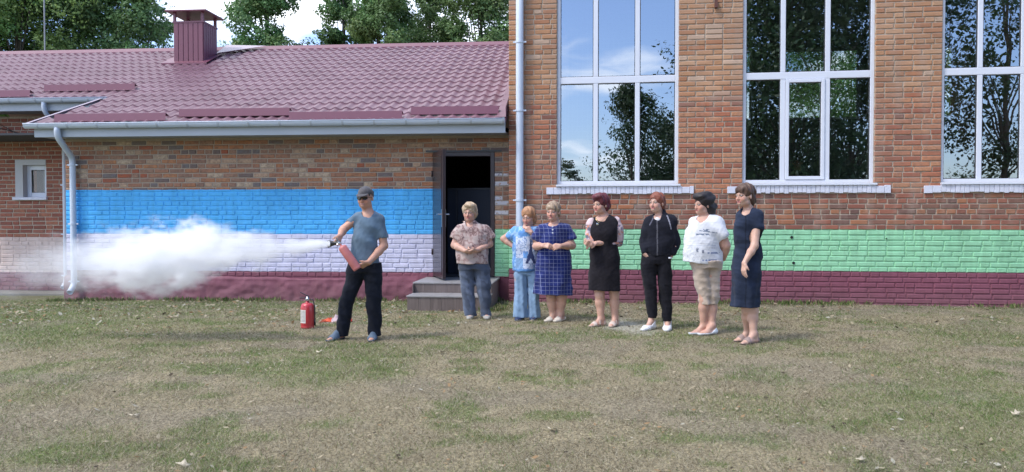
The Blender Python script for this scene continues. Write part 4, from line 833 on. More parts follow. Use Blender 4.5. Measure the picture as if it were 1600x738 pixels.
# ================================================================== PEOPLE (implicit surfaces meshed with surface nets)
def smin(a, b, k):
    h = np.maximum(k - np.abs(a - b), 0) / k; return np.minimum(a, b) - h * h * k * .25
class SDF:
    def __init__(s, lo, hi, h=.007):
        s.h = h; s.ax = [np.arange(lo[i], hi[i], h, dtype=np.float32) for i in range(3)]; s.D = np.full([len(a) for a in s.ax], .5, np.float32); s.col = None
    def put(s, lo, hi, fn, k=.01, op='u'):
        m = k + 3 * s.h; sl = []; g = []
        for i in range(3):
            a = int(np.searchsorted(s.ax[i], lo[i] - m)); b = int(np.searchsorted(s.ax[i], hi[i] + m)); 
            if b <= a: return
            sl.append(slice(a, b)); sh = [1, 1, 1]; sh[i] = b - a; g.append(s.ax[i][a:b].reshape(sh))
        d = fn(*g).astype(np.float32); c = s.D[tuple(sl)]
        if op == 'u': s.D[tuple(sl)] = smin(c, d, k)
        elif op == 's': s.D[tuple(sl)] = -smin(-c, d, k)
        elif op == 'i': s.D[tuple(sl)] = -smin(-c, -d, k)
    def rc(s, a, b, ra, rb, k=.02, op='u', flat=None):
        a = np.array(a, float); b = np.array(b, float); ab = b - a; L2 = max(1e-9, ab @ ab); R = max(ra, rb)
        def fn(X, Y, Z):
            px, py, pz = X - a[0], Y - a[1], Z - a[2]; t = np.clip((px * ab[0] + py * ab[1] + pz * ab[2]) / L2, 0, 1)
            qx, qy, qz = px - t * ab[0], py - t * ab[1], pz - t * ab[2]
            if flat is not None:
                n, f = flat; q = qx * n[0] + qy * n[1] + qz * n[2]; g = (1 / f - 1); qx, qy, qz = qx + q * g * n[0], qy + q * g * n[1], qz + q * g * n[2]
            return np.sqrt(qx * qx + qy * qy + qz * qz) - (ra + (rb - ra) * t)
        s.put(np.minimum(a, b) - R, np.maximum(a, b) + R, fn, k, op); return s
    def ell(s, c, r, k=.02, op='u', R=None):
        c = np.array(c, float); R = np.eye(3) if R is None else np.array(R); m = max(r)
        def fn(X, Y, Z):
            x, y, z = X - c[0], Y - c[1], Z - c[2]
            q = [R[0][j] * x + R[1][j] * y + R[2][j] * z for j in range(3)]
            k0 = np.sqrt(sum((q[j] / r[j]) ** 2 for j in range(3))) + 1e-6; k1 = np.sqrt(sum((q[j] / r[j] ** 2) ** 2 for j in range(3))) + 1e-6
            return k0 * (k0 - 1) / k1
        s.put(c - m, c + m, fn, k, op); return s
    def loft(s, secs, k=.02, op='u', grow=0, fold=None, p=2.2):
        """secs: (z, cx, cy, rx, ry), any order"""
        S = np.array(sorted(secs), float); z0, z1 = S[0, 0], S[-1, 0]; zz = np.linspace(z0, z1, 120); T = [np.interp(zz, S[:, 0], S[:, j]) for j in range(1, 5)]
        ker = np.hanning(15); ker /= ker.sum(); T = [np.convolve(np.pad(t, 7, mode='reflect', reflect_type='odd'), ker, 'valid') for t in T]
        def fn(X, Y, Z):
            cx, cy, rx, ry = [np.interp(Z, zz, t) for t in T]; rx = np.maximum(rx + grow, .004); ry = np.maximum(ry + grow, .004)
            x, y = X - cx, Y - cy; q = (np.abs(x / rx) ** p + np.abs(y / ry) ** p) ** (1 / p); d = (q - 1) * np.minimum(rx, ry)
            if fold is not None: d = d + fold(x / rx, y / ry, Z)
            return np.maximum(np.maximum(d, z0 - grow * .0 - Z), Z - z1)
        lo = [ (S[:, 1] - S[:, 3]).min() - grow - .02, (S[:, 2] - S[:, 4]).min() - grow - .02, z0]; hi = [(S[:, 1] + S[:, 3]).max() + grow + .02, (S[:, 2] + S[:, 4]).max() + grow + .02, z1]
        s.put(lo, hi, fn, k, op); return s
    def cut(s, p, n, k=.004):
        """keep the side the normal points to"""
        p = np.array(p, float); n = np.array(n, float); n /= np.linalg.norm(n)
        X, Y, Z = s.ax[0][:, None, None], s.ax[1][None, :, None], s.ax[2][None, None, :]
        d = (-((X - p[0]) * n[0] + (Y - p[1]) * n[1] + (Z - p[2]) * n[2])).astype(np.float32); s.D = np.maximum(s.D, d); return s
    def wobble(s, amp, freq, seed, n=5, dirs=None, ridge=False):
        r = np.random.default_rng(seed); X, Y, Z = s.ax[0][:, None, None], s.ax[1][None, :, None], s.ax[2][None, None, :]; w = 0
        for i in range(n):
            d = r.normal(size=3) if dirs is None else np.array(dirs) * 1 + r.normal(size=3) * .35; d = d / np.linalg.norm(d) * freq * r.uniform(.6, 1.5)
            q = np.sin(X * d[0] + Y * d[1] + Z * d[2] + r.random() * 6.28 + 1.3 * np.sin(Z * freq * .35 + i)); w = w + ((np.abs(q) - .6) * 1.6 if ridge else q)
        near = np.abs(s.D) < .06; s.D = np.where(near, s.D + (w * amp / n ** .5).astype(np.float32), s.D); return s
    def mesh(s):
        D = s.D; h = s.h; ins = D < 0; nx, ny, nz = D.shape
        cs = np.zeros((nx - 1, ny - 1, nz - 1), np.uint8)
        for i in (0, 1):
            for j in (0, 1):
                for k in (0, 1): cs += ins[i:nx - 1 + i, j:ny - 1 + j, k:nz - 1 + k]
        I = np.argwhere((cs > 0) & (cs < 8)); idx = -np.ones(cs.shape, np.int32); idx[I[:, 0], I[:, 1], I[:, 2]] = np.arange(len(I))
        acc = np.zeros((len(I), 3)); cnt = np.zeros(len(I))
        corners = [(i, j, k) for i in (0, 1) for j in (0, 1) for k in (0, 1)]
        val = {c: D[I[:, 0] + c[0], I[:, 1] + c[1], I[:, 2] + c[2]] for c in corners}
        for c in corners:
            for ax in range(3):
                if c[ax] == 0:
                    e = list(c); e[ax] = 1; e = tuple(e); a, b = val[c], val[e]; m = (a < 0) != (b < 0); t = np.where(m, a / np.where(m, a - b, 1), 0)
                    p = np.array(c, float)[None, :] + t[:, None] * (np.array(e) - np.array(c))[None, :]; acc += p * m[:, None]; cnt += m
        V = I + acc / np.maximum(cnt, 1)[:, None]; V = V * h + np.array([a[0] for a in s.ax])
        Q = []
        for ax in range(3):
            a, b = [(1, 2), (2, 0), (0, 1)][ax]; A = ins; sl0 = [slice(1, -1)] * 3; sl0[ax] = slice(0, -1); sl1 = list(sl0); sl1[ax] = slice(1, None)
            u, v = A[tuple(sl0)], A[tuple(sl1)]; E = np.argwhere(u != v)
            if not len(E): continue
            ui = u[E[:, 0], E[:, 1], E[:, 2]]; P = E.copy(); P[:, a] += 1; P[:, b] += 1   # lattice point
            def cell(da, db):
                q = P.copy(); q[:, a] -= da; q[:, b] -= db; return idx[q[:, 0], q[:, 1], q[:, 2]]
            q = np.stack([cell(1, 1), cell(0, 1), cell(0, 0), cell(1, 0)], 1); q = np.where(ui[:, None], q, q[:, ::-1]); Q.append(q)
        Q = np.concatenate(Q); return V, Q[(Q >= 0).all(1)]
def relax(V, Q, n=1, lam=.5):
    for _ in range(n):
        acc = np.zeros_like(V); c = np.zeros(len(V))
        for i in range(4):
            a, b = Q[:, i], Q[:, (i + 1) % 4]; np.add.at(acc, a, V[b]); np.add.at(c, a, 1); np.add.at(acc, b, V[a]); np.add.at(c, b, 1)
        V = V + lam * (acc / c[:, None] - V)
    return V
def clothmat(name, rough=.85, sheen=.2, weave=.25, spec=.3, sub=0):
    m, t, b, o = newmat(name); vc = N(t, 'ShaderNodeVertexColor', layer_name='Col'); g = N(t, 'ShaderNodeTexCoord'); n = N(t, 'ShaderNodeTexNoise', i_Scale=9.0, i_Detail=5.0); t.links.new(g.outputs['Object'], n.inputs['Vector'])
    k = ramp(t, n.outputs[0], [(.3, (.86, .86, .86)), (.7, (1.1, 1.1, 1.1))]).outputs[0]; t.links.new(mixc(t, 1.0, vc.outputs[0], k, 'MULTIPLY'), b.inputs['Base Color'])
    b.inputs['Roughness'].default_value = rough; b.inputs['Specular IOR Level'].default_value = spec; b.inputs['Sheen Weight'].default_value = sheen
    if sub: b.inputs['Subsurface Weight'].default_value = sub; b.inputs['Subsurface Radius'].default_value = (.01, .004, .002)
    if weave: bump(t, b, 22, weave, dist=.012, vec=g.outputs['Object'], detail=3)
    return m
M['cloth'] = clothmat('cloth'); M['skin'] = clothmat('skin', .5, 0, .06, .4, .12); M['hair'] = clothmat('hair', .5, .1, .5, .35); M['shoe'] = clothmat('shoe leather', .5, 0, .1)
M['dark_cloth'] = clothmat('dark cloth', .9, .05, .35, .2)
def plaid_mat():
    m = clothmat('navy plaid cloth'); t = m.node_tree; b = [n for n in t.nodes if n.type == 'BSDF_PRINCIPLED'][0]; g = N(t, 'ShaderNodeTexCoord'); s = N(t, 'ShaderNodeSeparateXYZ'); t.links.new(g.outputs['Object'], s.inputs[0])
    def lines(v, sp, wd): return mth(t, 'LESS_THAN', mth(t, 'ABSOLUTE', mth(t, 'SUBTRACT', mth(t, 'FRACT', mth(t, 'DIVIDE', v, sp)), .5)), wd / sp / 2)
    x = mth(t, 'ADD', s.outputs[0], mth(t, 'MULTIPLY', s.outputs[1], .35)); k = mth(t, 'MAXIMUM', lines(x, .050, .0045), lines(s.outputs[2], .050, .0045)); k2 = mth(t, 'MAXIMUM', lines(mth(t, 'ADD', x, .013), .052, .003), 0)
    old = b.inputs['Base Color'].links[0].from_socket; t.links.new(mixc(t, mth(t, 'MULTIPLY', k, .36), old, (.42, .46, .66)), b.inputs['Base Color']); return m
M['plaid'] = plaid_mat()
def n3(V, f, seed): return fbm(V[:, 0] * f + V[:, 1] * f * .7, V[:, 2] * f + V[:, 1] * f * .4, seed, 3)
class Person:
    def __init__(s, px, pyf, label, skin=(.52, .30, .22), yaw=0.0):
        s.Y = 1209 * 1.35 / (pyf - 342); s.s = 1209 / s.Y; r = W(px, pyf, s.Y); s.root = Vector((r.x, s.Y, 0)); s.px, s.pyf = px, pyf
        z = float(gz(r.x, s.Y)); s.e = empty('person', (r.x, s.Y, z), label=label, cat='person'); s.skin = np.array(skin); s.B = SDF((-.62, -.50, -.01), (.62, .45, 1.85)); s.parts = []; s.eyes = None
    def P(s, px, py, dy=0): return np.array(W(px, py, s.Y + dy) - s.root)
    def secs(s, L, dr=.12, dc=0):
        out = []
        for l in L:
            a, b = s.P(l[1], l[0]), s.P(l[2], l[0]); out.append((a[2], (a[0] + b[0]) / 2, l[4] if len(l) > 4 else dc, (b[0] - a[0]) / 2, l[3] if len(l) > 3 else dr))
        return out
    def new(s, lo=(-.62, -.5, -.01), hi=(.62, .45, 1.85), h=.0075): return SDF(lo, hi, h)
    def add(s, name, S, mat, col, relaxn=1, label=None):
        if mat in (M['cloth'], M['dark_cloth'], M['plaid']): S.wobble(.0035, 24, len(name) * 7 + int(s.px), 5, dirs=(.5, .2, .6), ridge=True); S.wobble(.0016, 60, int(s.px), 4, ridge=True)
        V, Q = S.mesh()
        if len(V) < 8: return None
        V = relax(V, Q, relaxn); c = col(V) if callable(col) else np.tile(np.array(col), (len(V), 1)); return np_mesh(name, V, Q, mat, s.e, c, True, label=label)
    def head(s, px, py, yaw, pitch=0, hs=1.0, roll=0, dy=0, lipc=(.42, .13, .12), brow=(.12, .08, .06), female=True):
        c = s.P(px, py, dy); R = np.array((Matrix.Rotation(-yaw, 3, 'Z') @ Matrix.Rotation(roll, 3, 'Y') @ Matrix.Rotation(pitch, 3, 'X'))); s.hc, s.hR, s.hs = c, R, hs
        T = lambda p: c + R @ (np.array(p, float) * hs); s.T = T; B = s.B; E = lambda p, r, k=.02, op='u': B.ell(T(p), [q * hs for q in r], k, op, R)
        E((0, .018, .032), (.073, .090, .084)); E((0, -.018, -.030), (.059 if female else .061, .066, .082), .03); B.rc(T((0, -.058, -.092)), T((0, -.052, -.088)), .019 * hs, .02 * hs, .03)
        for q in (-1, 1):
            E((q * .033, -.052, -.030), (.026, .026, .030), .02); E((q * .077, .012, -.010), (.009, .017, .029), .008); E((q * .030, -.094, .006), (.014, .012, .009), .010, 's')
            B.rc(T((q * .012, -.083, .022)), T((q * .045, -.070, .018)), .009 * hs, .007 * hs, .012); E((q * .040, -.01, -.075), (.022, .03, .02), .03)
        B.rc(T((0, -.084, .004)), T((0, -.101, -.029)), .008 * hs, .0105 * hs, .012); 
        for q in (-1, 1): B.rc(T((q * .011, -.092, -.034)), T((q * .008, -.094, -.034)), .008 * hs, .008 * hs, .006)
        B.rc(T((-.017, -.080, -.058)), T((.017, -.080, -.058)), .0085 * hs, .0085 * hs, .008); B.rc(T((-.016, -.092, -.0585)), T((.016, -.092, -.0585)), .0025, .0025, .004, 's'); E((0, -.078, -.078), (.02, .012, .010), .015)
        s.lipc, s.browc = np.array(lipc), np.array(brow); nb = T((0, .03, -.07)); s.nb = nb; return s
    def neck(s, px, py, r=.054, dy=.0):
        b = s.P(px, py, dy); s.B.rc(s.nb, b, r * .95, r * 1.05, .03); s.neckb = b; return s
    def arm(s, S, E, Wr, r=(.050, .040, .027), k=.03):
        S, E, Wr = [s.P(*q) for q in (S, E, Wr)]; s.B.rc(S, E, r[0], r[1], k); mid = E + (Wr - E) * .35; s.B.rc(E, mid, r[1] * .98, r[1] * .97, .02); s.B.rc(mid, Wr, r[1] * .97, r[2], .02, flat=None); return S, E, Wr
    def hand(s, Wr, d, nrm, side, curl=.5, spread=.0, size=1.0, thumb=.6):
        """palm, four jointed fingers and a thumb; d: finger direction, nrm: where the palm faces, side: towards the thumb"""
        d = np.array(d, float); d /= np.linalg.norm(d); nrm = np.array(nrm, float); nrm -= d * (nrm @ d); nrm /= np.linalg.norm(nrm); sd_ = np.cross(d, nrm); sd_ *= np.sign(sd_ @ np.array(side, float)) or 1; B = s.B
        Wr = np.array(Wr); z = size
        for i, (o, L) in enumerate(((.031, .070), (.0105, .078), (-.0105, .072), (-.031, .056))):
            kb = Wr + d * .088 * z * (1 - .04 * abs(i - 1)) + sd_ * o * z; B.rc(Wr + sd_ * o * .5 * z, kb, .0150 * z, .0125 * z, .014)
            p = kb; cur = 0; dd = d + sd_ * spread * o / .03
            for j, f in enumerate((.45, .32, .25)):
                cur += curl * (1.15, 1.0, .7)[j] * (1 + .08 * i); v = dd * math.cos(cur) + nrm * math.sin(cur); v /= np.linalg.norm(v); q = p + v * L * f * z; B.rc(p, q, (.0095, .0085, .0078)[j] * z, (.0085, .0078, .0068)[j] * z, .0035); p = q
        t0 = Wr + d * .025 * z + sd_ * .026 * z; t1 = t0 + (d * .72 + sd_ * .55 + nrm * thumb * .5) * .038 * z; t2 = t1 + (d * .85 + sd_ * .1 + nrm * thumb) * .028 * z; B.rc(Wr, t0, .017 * z, .015 * z, .012); B.rc(t0, t1, .0135 * z, .0105 * z, .008); B.rc(t1, t2, .0105 * z, .008 * z, .004)
    def footpts(s, px, py, yaw, L, dy=0):
        a = s.P(px, py, dy); a[2] = 0; f = np.array([-math.sin(yaw), -math.cos(yaw), 0]); sd_ = np.array([-f[1], f[0], 0]); return a, f, sd_
    def foot(s, B, px, py, yaw, L=.245, dy=0, g=0.0, cut=True):
        a, f, sd_ = s.footpts(px, py, yaw, L, dy); k = L / .245; up = np.array([0, 0, 1.]); fl = (up, .72)
        B.rc(a - f * .038 * k + up * .036, a + f * .10 * k + up * .028, .034 + g, .039 + g, .02, flat=fl); B.rc(a + f * .10 * k + up * .026, a + f * .165 * k + up * .020, .040 + g, .026 + g, .02, flat=(up, .62)); B.rc(a + up * .10, a + f * .085 * k + up * .038, .034 + g, .027 + g, .025)
        B.rc(a - f * .02 + up * .11, a - f * .03 * k + up * .04, .034 + g, .033 + g, .02)
        return a, f, sd_
    def leg(s, hip, knee, ankle, r=(.085, .056, .056, .036), k=.03):
        h, kn, an = [s.P(*q) for q in (hip, knee, ankle)]; s.B.rc(h, kn, r[0], r[1], k); m = kn + (an - kn) * .3; m = m + np.array([0, .012, 0]); s.B.rc(kn, m, r[1] * .97, r[2], .02); s.B.rc(m, an, r[2], r[3], .03); return an
    def shoe(s, px, py, yaw, style, col, L=.25, dy=0, g=.008, topz=.085, sole=(.7, .7, .7), label=None, name='shoe'):
        a = s.P(px, py, dy); S = SDF((a[0] - .26, a[1] - .26, -.004), (a[0] + .26, a[1] + .26, .20), .006); a, f, sd_ = s.foot(S, px, py, yaw, L, dy, g); k = L / .245
        X, Y, Z = S.ax[0][:, None, None], S.ax[1][None, :, None], S.ax[2][None, None, :]; t = ((X - a[0]) * f[0] + (Y - a[1]) * f[1]) / k; sdv = (X - a[0]) * sd_[0] + (Y - a[1]) * sd_[1]
        S.D = np.maximum(S.D, .001 - Z)
        if style == 'sneaker': S.D = np.maximum(S.D, Z - (topz + .04 * np.clip(-t / .05, -.6, .6)))
        elif style == 'ballet': S.D = np.maximum(S.D, Z - np.where(t > .085, .09, np.where(t > -.02, .030, .058)))
        else:
            solem = Z - .020; st = [solem]
            for (t0, t1) in {'slide': [(.045, .135)], 'sandal': [(.095, .135), (.03, .055), (-.06, -.02)], 'flat': [(.075, .125), (-.07, -.035)]}[style]: st.append(np.abs(t - (t0 + t1) / 2) - (t1 - t0) / 2 + 0 * Z)
            mk = st[0]
            for q in st[1:]: mk = np.minimum(mk, q)
            if style == 'sandal': mk = np.maximum(mk, Z - .075)
            S.D = np.maximum(S.D, mk)
        V, Q = S.mesh(); V = relax(V, Q, 1); c = np.tile(np.array(col), (len(V), 1)); c[V[:, 2] < .018] = sole; return np_mesh(name, V, Q, M['shoe'], s.e, c, True, label=label)
    def finish(s, extra=None, cutz=True):
        B = s.B; B.D = np.maximum(B.D, (.004 - B.ax[2])[None, None, :]); V, Q = B.mesh(); V = relax(V, Q, 1, .4)
        c = np.tile(s.skin, (len(V), 1)) * (.92 + .16 * n3(V, 14, 3))[:, None]
        L = (V - s.hc) @ s.hR / s.hs; x, y, z = L.T; fr = y < -.03
        lip = fr & (np.abs(z + .0575) < .0095) & (np.abs(x) < .023) & (y < -.06); c[lip] = s.lipc
        br = fr & (np.abs(z - .027 + .08 * (np.abs(x) - .03) ** 1) < .0055) & (np.abs(x) > .012) & (np.abs(x) < .050); c[br] = c[br] * .35 + s.browc * .65
        ck = fr & (np.hypot(np.abs(x) - .036, z + .028) < .024); c[ck] *= np.array([1.08, .90, .88]); nose = fr & (np.hypot(x, z + .03) < .014); c[nose] *= np.array([1.07, .9, .88])
        eyel = fr & (np.hypot(np.abs(x) - .031, (z - .006) * 1.7) < .0165); c[eyel] = c[eyel] * .62
        if extra: extra(V, c, L)
        s.body = np_mesh('body', V, Q, M['skin'], s.e, np.clip(c, 0, 1), True)
        for q in (-1, 1):
            p = s.T((q * .031, -.0795, .006)); mb = MB(); n = 8; vs = []; cs = []
            for i in range(7):
                th = math.pi * i / 6
                for j in range(n): v = np.array([math.sin(th) * math.cos(6.283 * j / n), -math.cos(th), math.sin(th) * math.sin(6.283 * j / n)]); vs.append(p + s.hR @ (v * np.array([.0125, .009, .0075]) * s.hs)); cs.append((.03, .02, .015) if i < 2 else (.55, .50, .48))
            fs = [(i * n + j, i * n + (j + 1) % n, (i + 1) * n + (j + 1) % n, (i + 1) * n + j) for i in range(6) for j in range(n)]; np_mesh('eye', np.array(vs), np.array(fs), M['skin'], s.e, np.array(cs), True)
    def hair(s, prims, col, cutf=True, seed=1, amp=.0055, freq=95, name='hair', h=.006, face=(0, -.095, -.028, .060, .062, .082), streak=.35, grey=None, wob2=None):
        c = s.hc; S = SDF(c - np.array([.26, .26, .42]), c + np.array([.26, .26, .22]), h)
        for p in prims:
            if p[0] == 'e': S.ell(s.T(p[1]), [q * s.hs for q in p[2]], p[3] if len(p) > 3 else .02, 'u', s.hR)
            elif p[0] == 'r': S.rc(s.T(p[1]), s.T(p[2]), p[3], p[4], p[5] if len(p) > 5 else .02)
        S.ell(s.T(face[:3]), [q * s.hs for q in face[3:]], .012, 's', s.hR)
        if wob2: S.wobble(*wob2)
        S.wobble(amp, freq, seed, 6, dirs=(1.0, .8, .25) if amp < .006 else None)
        V, Q = S.mesh(); V = relax(V, Q, 1, .3); k = n3(V * np.array([1, 1, .25]), 70, seed)[:, None]; col = np.array(col); cc = col * (1 - streak + 2 * streak * k)
        if grey is not None: cc = cc * (1 - .5 * (k > .62)) + np.array(grey) * .5 * (k > .62)
        return np_mesh(name, V, Q, M['hair'], s.e, np.clip(cc, 0, 1), True)
vfold = lambda n, a, ph=0.: (lambda x, y, Z: a * np.sin(np.arctan2(y, x) * n + ph + 3 * Z) * 1.0)
SK = (.56, .33, .25)
# ---------------------------------------------------------------- the man
p = Person(566, 532, 'man in grey blue t-shirt, cap and sunglasses aiming a fire extinguisher to the left', (.50, .27, .19))
p.head(570.5, 310, .18, .10, 1.05, female=False, lipc=(.38, .18, .15)); p.neck(575, 334, .058, .02)
tor = [(331, 566, 586, .07, .02), (336, 557, 596, .10, .02), (345, 553, 598, .115, .01), (360, 552, 593, .12), (380, 549.5, 590, .125), (398, 548, 592, .125), (413, 545, 596, .125)]
p.B.loft(p.secs(tor), .03, grow=-.022)
p.arm((559, 341, .0), (537, 359, -.05), (531, 370, -.22), (.052, .043, .030)); p.arm((593, 345, .0), (600, 385, .0), (576, 411, -.22), (.054, .044, .030))
wl1, wr1 = p.P(531, 370, -.22), p.P(576, 411, -.22)
p.hand(wl1, (-.15, -.7, -.75), (-.7, .1, -.5), (-.6, -.8, .5), .75, size=1.0); p.hand(wr1, (-.85, -.15, -.42), (-.35, .65, .7), (0, -.3, 1), .62, size=1.02)
for side, (hip, kn, an, fy, fx) in enumerate((((556, 425), (542, 470, -.02), (533, 518, .02), .5, -2), ((584, 425), (584, 470, -.02), (585, 518, .02), .05, 0))):
    p.leg(hip, kn, an, (.075, .048, .045, .034)); p.foot(p.B, an[0] + fx, 528, fy, .26, .02)
    p.shoe(an[0] + fx, 528, fy, 'slide', (.10, .14, .19), .275, .02, .010, sole=(.06, .08, .10), name='slide')
p.finish()
T_ = p.new(); T_.loft(p.secs(tor), .02)
T_.rc(p.P(560, 341), p.P(546, 350, -.03), .060, .056, .035); T_.rc(p.P(592, 345), p.P(597, 371, .0), .064, .062, .035)
T_.wobble(.0065, 26, 3, 6, dirs=(.5, .2, .8)); T_.rc(p.P(575, 325, .03), p.P(575, 336, -.03), .062, .066, .006, 's'); T_.cut(p.P(570, 413), (0, 0, 1))
T_.rc(p.P(540, 357, -.06), p.P(545, 353, -.03), .075, .052, .004, 's'); T_.rc(p.P(600, 384), p.P(599, 378), .07, .068, .004, 's')
p.add('t_shirt', T_, M['cloth'], lambda V: np.array([.115, .175, .24]) * (.8 + .3 * n3(V, 8, 5))[:, None])
T_ = p.new(); fl = lambda x, y, Z: .004 * np.sin(26 * Z + 5 * x) * (Z < .55)
T_.loft(p.secs([(409, 547, 594, .115), (420, 543, 596, .118), (426, 542, 597, .11)]), .02)
T_.loft(p.secs([(411, 545, 572, .105), (428, 541.5, 570, .105), (445, 538, 565, .095), (470, 531, 554, .085, -.02), (500, 527, 548, .078, 0), (527, 524.5, 543, .075, .02)]), .03, fold=fl)
T_.loft(p.secs([(411, 566, 594, .105), (428, 568, 597, .105), (445, 570, 597, .095), (470, 572, 596.5, .085, -.02), (500, 574, 596, .078, 0), (525, 575, 595.5, .075, .02)]), .03, fold=fl); T_.wobble(.003, 28, 6, 5, dirs=(.4, .1, .9)); T_.cut(p.P(570, 411), (0, 0, -1))
p.add('trousers', T_, M['dark_cloth'], (.009, .011, .019))
p.hair([('e', (0, .03, .03), (.078, .090, .075)), ], (.05, .045, .045), seed=4, face=(0, -.085, -.05, .075, .085, .085))
# cap, brim and sunglasses
S = SDF(p.hc - .2, p.hc + .2, .005); S.ell(p.T((0, .018, .045)), (.082, .100, .082), .01, 'u', p.hR); S.cut(p.T((0, 0, .036)), p.hR @ np.array([0, .12, 1])); V, Q = S.mesh(); capm = np_mesh('cap', relax(V, Q, 1), Q, M['cloth'], p.e, np.tile(np.array([.07, .065, .07]), (len(V), 1)) * (.7 + .8 * n3(V, 30, 8))[:, None], True)
S = SDF(p.hc - .22, p.hc + .2, .004); S.ell(p.T((0, -.075, .040)), (.066, .085, .009), .004, 'u', p.hR @ np.array(Matrix.Rotation(.22, 3, 'X'))); S.cut(p.T((0, -.05, 0)), p.hR @ np.array([0, -1, 0.])); V, Q = S.mesh(); np_mesh('cap_brim', V, Q, M['cloth'], p.e, np.tile(np.array([.055, .05, .055]), (len(V), 1)), True)
mg = plain('dark lens', (.008, .007, .008), .08, var=0); gb = MB()
for q in (-1, 1):
    pts = [(q * .006, -.103, .016), (q * .030, -.102, .020), (q * .056, -.088, .016), (q * .058, -.085, -.004), (q * .035, -.098, -.018), (q * .010, -.103, -.010)]; pts = pts if q > 0 else pts[::-1]
    a = [p.T(v) for v in pts]; b_ = [p.T((v[0], v[1] + .006, v[2])) for v in pts]; gb = MB().add(a + b_, [tuple(range(6)), tuple(range(11, 5, -1))] + [(i, (i + 1) % 6, (i + 1) % 6 + 6, i + 6) for i in range(6)]); sg = gb.build('sunglass_lens', mg, p.e)
gb = MB().tube([p.T((-.01, -.104, .012)), p.T((.01, -.104, .012))], .003, 6)
for q in (-1, 1): gb.tube([p.T((q * .056, -.088, .012)), p.T((q * .074, -.03, .010)), p.T((q * .078, .02, .004))], .003, 6)
gb.build('sunglass_frame', mg, p.e); man = p
# held extinguisher: its axis runs from the left hand down to the right hand
ea, eb = man.root + Vector(man.P(559, 421, -.30)), man.root + Vector(man.P(533, 384, -.32)); H_ = (eb - ea).length
ex2 = extinguisher('fire_extinguisher', .047, H_, M['dustred'], 'powder dusted red fire extinguisher held tilted in both hands by the man', hose=False); ax = (eb - ea).normalized()
ex2.location = ea; ex2.rotation_mode = 'QUATERNION'; ex2.rotation_quaternion = ax.to_track_quat('Z', 'Y')
inv = (Matrix.Translation(ea) @ ax.to_track_quat('Z', 'Y').to_matrix().to_4x4()).inverted(); n0 = inv @ (eb + ax * .02); n1 = inv @ W(526, 379.5, man.Y - .30); n2 = inv @ W(513, 381.5, man.Y - .26)
MB().tube([n0, n0.lerp(n1, .6), n1, n2], [.012, .013, .016, .040], 14).build('discharge_horn', M['blacksteel'], ex2, True)
# ---------------------------------------------------------------- woman in jeans by the steps
p = Person(747, 498, 'woman with short blond hair in patterned beige blouse and jeans before the steps', SK)
p.head(733.5, 332.5, .22, .08, 1.05); p.neck(736, 352, .052, .02)
tor = [(347, 727, 745, .06, .02), (351, 720, 755, .09, .01), (358, 714, 762, .12), (372, 713, 764, .14), (390, 713, 763, .15), (412, 713, 763, .145)]
p.B.loft(p.secs(tor), .03, grow=-.025)
p.arm((718, 360, 0), (710, 383, .0), (727, 392, -.17), (.055, .047, .030)); p.arm((759, 360, 0), (765, 381, .0), (745, 391, -.17), (.055, .047, .030))
a, b_ = p.P(727, 392, -.17), p.P(745, 391, -.17); p.hand(a, (.8, -.35, -.15), (.1, .5, .8), (0, -.5, .9), .55, size=.95); p.hand(b_, (-.8, -.35, -.1), (-.1, .5, .8), (0, -.5, .9), .6, size=.95)
for hip, kn, an, fy in (((729, 422), (732, 455, -.02), (736, 490, .03), .1), ((752, 422), (756, 455, -.02), (760.5, 490, .03), -.05)):
    p.leg(hip, kn, an, (.075, .048, .044, .032)); p.foot(p.B, an[0], 497, fy, .235, .03); p.shoe(an[0], 497, fy, 'sneaker', (.36, .34, .31), .245, .03, topz=.075, sole=(.5, .5, .48))
p.finish()
T_ = p.new(); T_.loft(p.secs(tor), .02); T_.rc(p.P(720, 359), p.P(711, 370), .068, .070, .04); T_.rc(p.P(758, 359), p.P(766, 370, .0), .068, .070, .04); T_.wobble(.0075, 24, 31, 6)
T_.rc(p.P(722, 345.5, .03), p.P(750, 345.5, .03), .001, .001, .01) ; T_.rc(p.P(735, 347, -.0), p.P(735, 350, -.0), .088, .088, .02, flat=(np.array([0, 0, 1.]), .45)); T_.rc(p.P(734, 338, .0), p.P(733.5, 351, -.03), .062, .060, .005, 's'); T_.cut(p.P(738, 412), (0, 0, 1))
T_.rc(p.P(707, 383), p.P(708, 378), .075, .075, .004, 's'); T_.rc(p.P(768, 383), p.P(768, 377.5), .075, .075, .004, 's')
def blouse(V):
    a = np.abs(fbm(V[:, 0] * 16 + V[:, 1] * 5, V[:, 2] * 10, 12, 3) - .5); b2 = np.abs(fbm(V[:, 0] * 9 + 3, V[:, 2] * 16 + V[:, 1] * 6, 19, 3) - .5); c = np.tile(np.array([.38, .27, .25]), (len(V), 1)); c[a < .03] = (.20, .12, .11); c[b2 < .022] = (.15, .10, .10); c[(a > .13)] = (.44, .35, .32); return c
p.add('blouse', T_, M['cloth'], blouse)
T_ = p.new(); T_.loft(p.secs([(408, 717, 761, .12), (420, 717, 765, .12)]), .02)
T_.loft(p.secs([(409, 718, 743, .11), (424, 717, 742, .11), (440, 718.5, 741, .095), (460, 721, 742, .085), (480, 724, 743.5, .08), (493, 726, 745, .08)]), .03, fold=fl)
T_.loft(p.secs([(409, 736, 761, .11), (424, 741, 766, .11), (440, 743, 767, .095), (460, 746, 767.5, .085), (480, 750, 767, .08), (493, 751, 769, .08)]), .03, fold=fl); T_.wobble(.004, 26, 33, 5, dirs=(.3, .1, .9)); T_.cut(p.P(738, 409), (0, 0, -1))
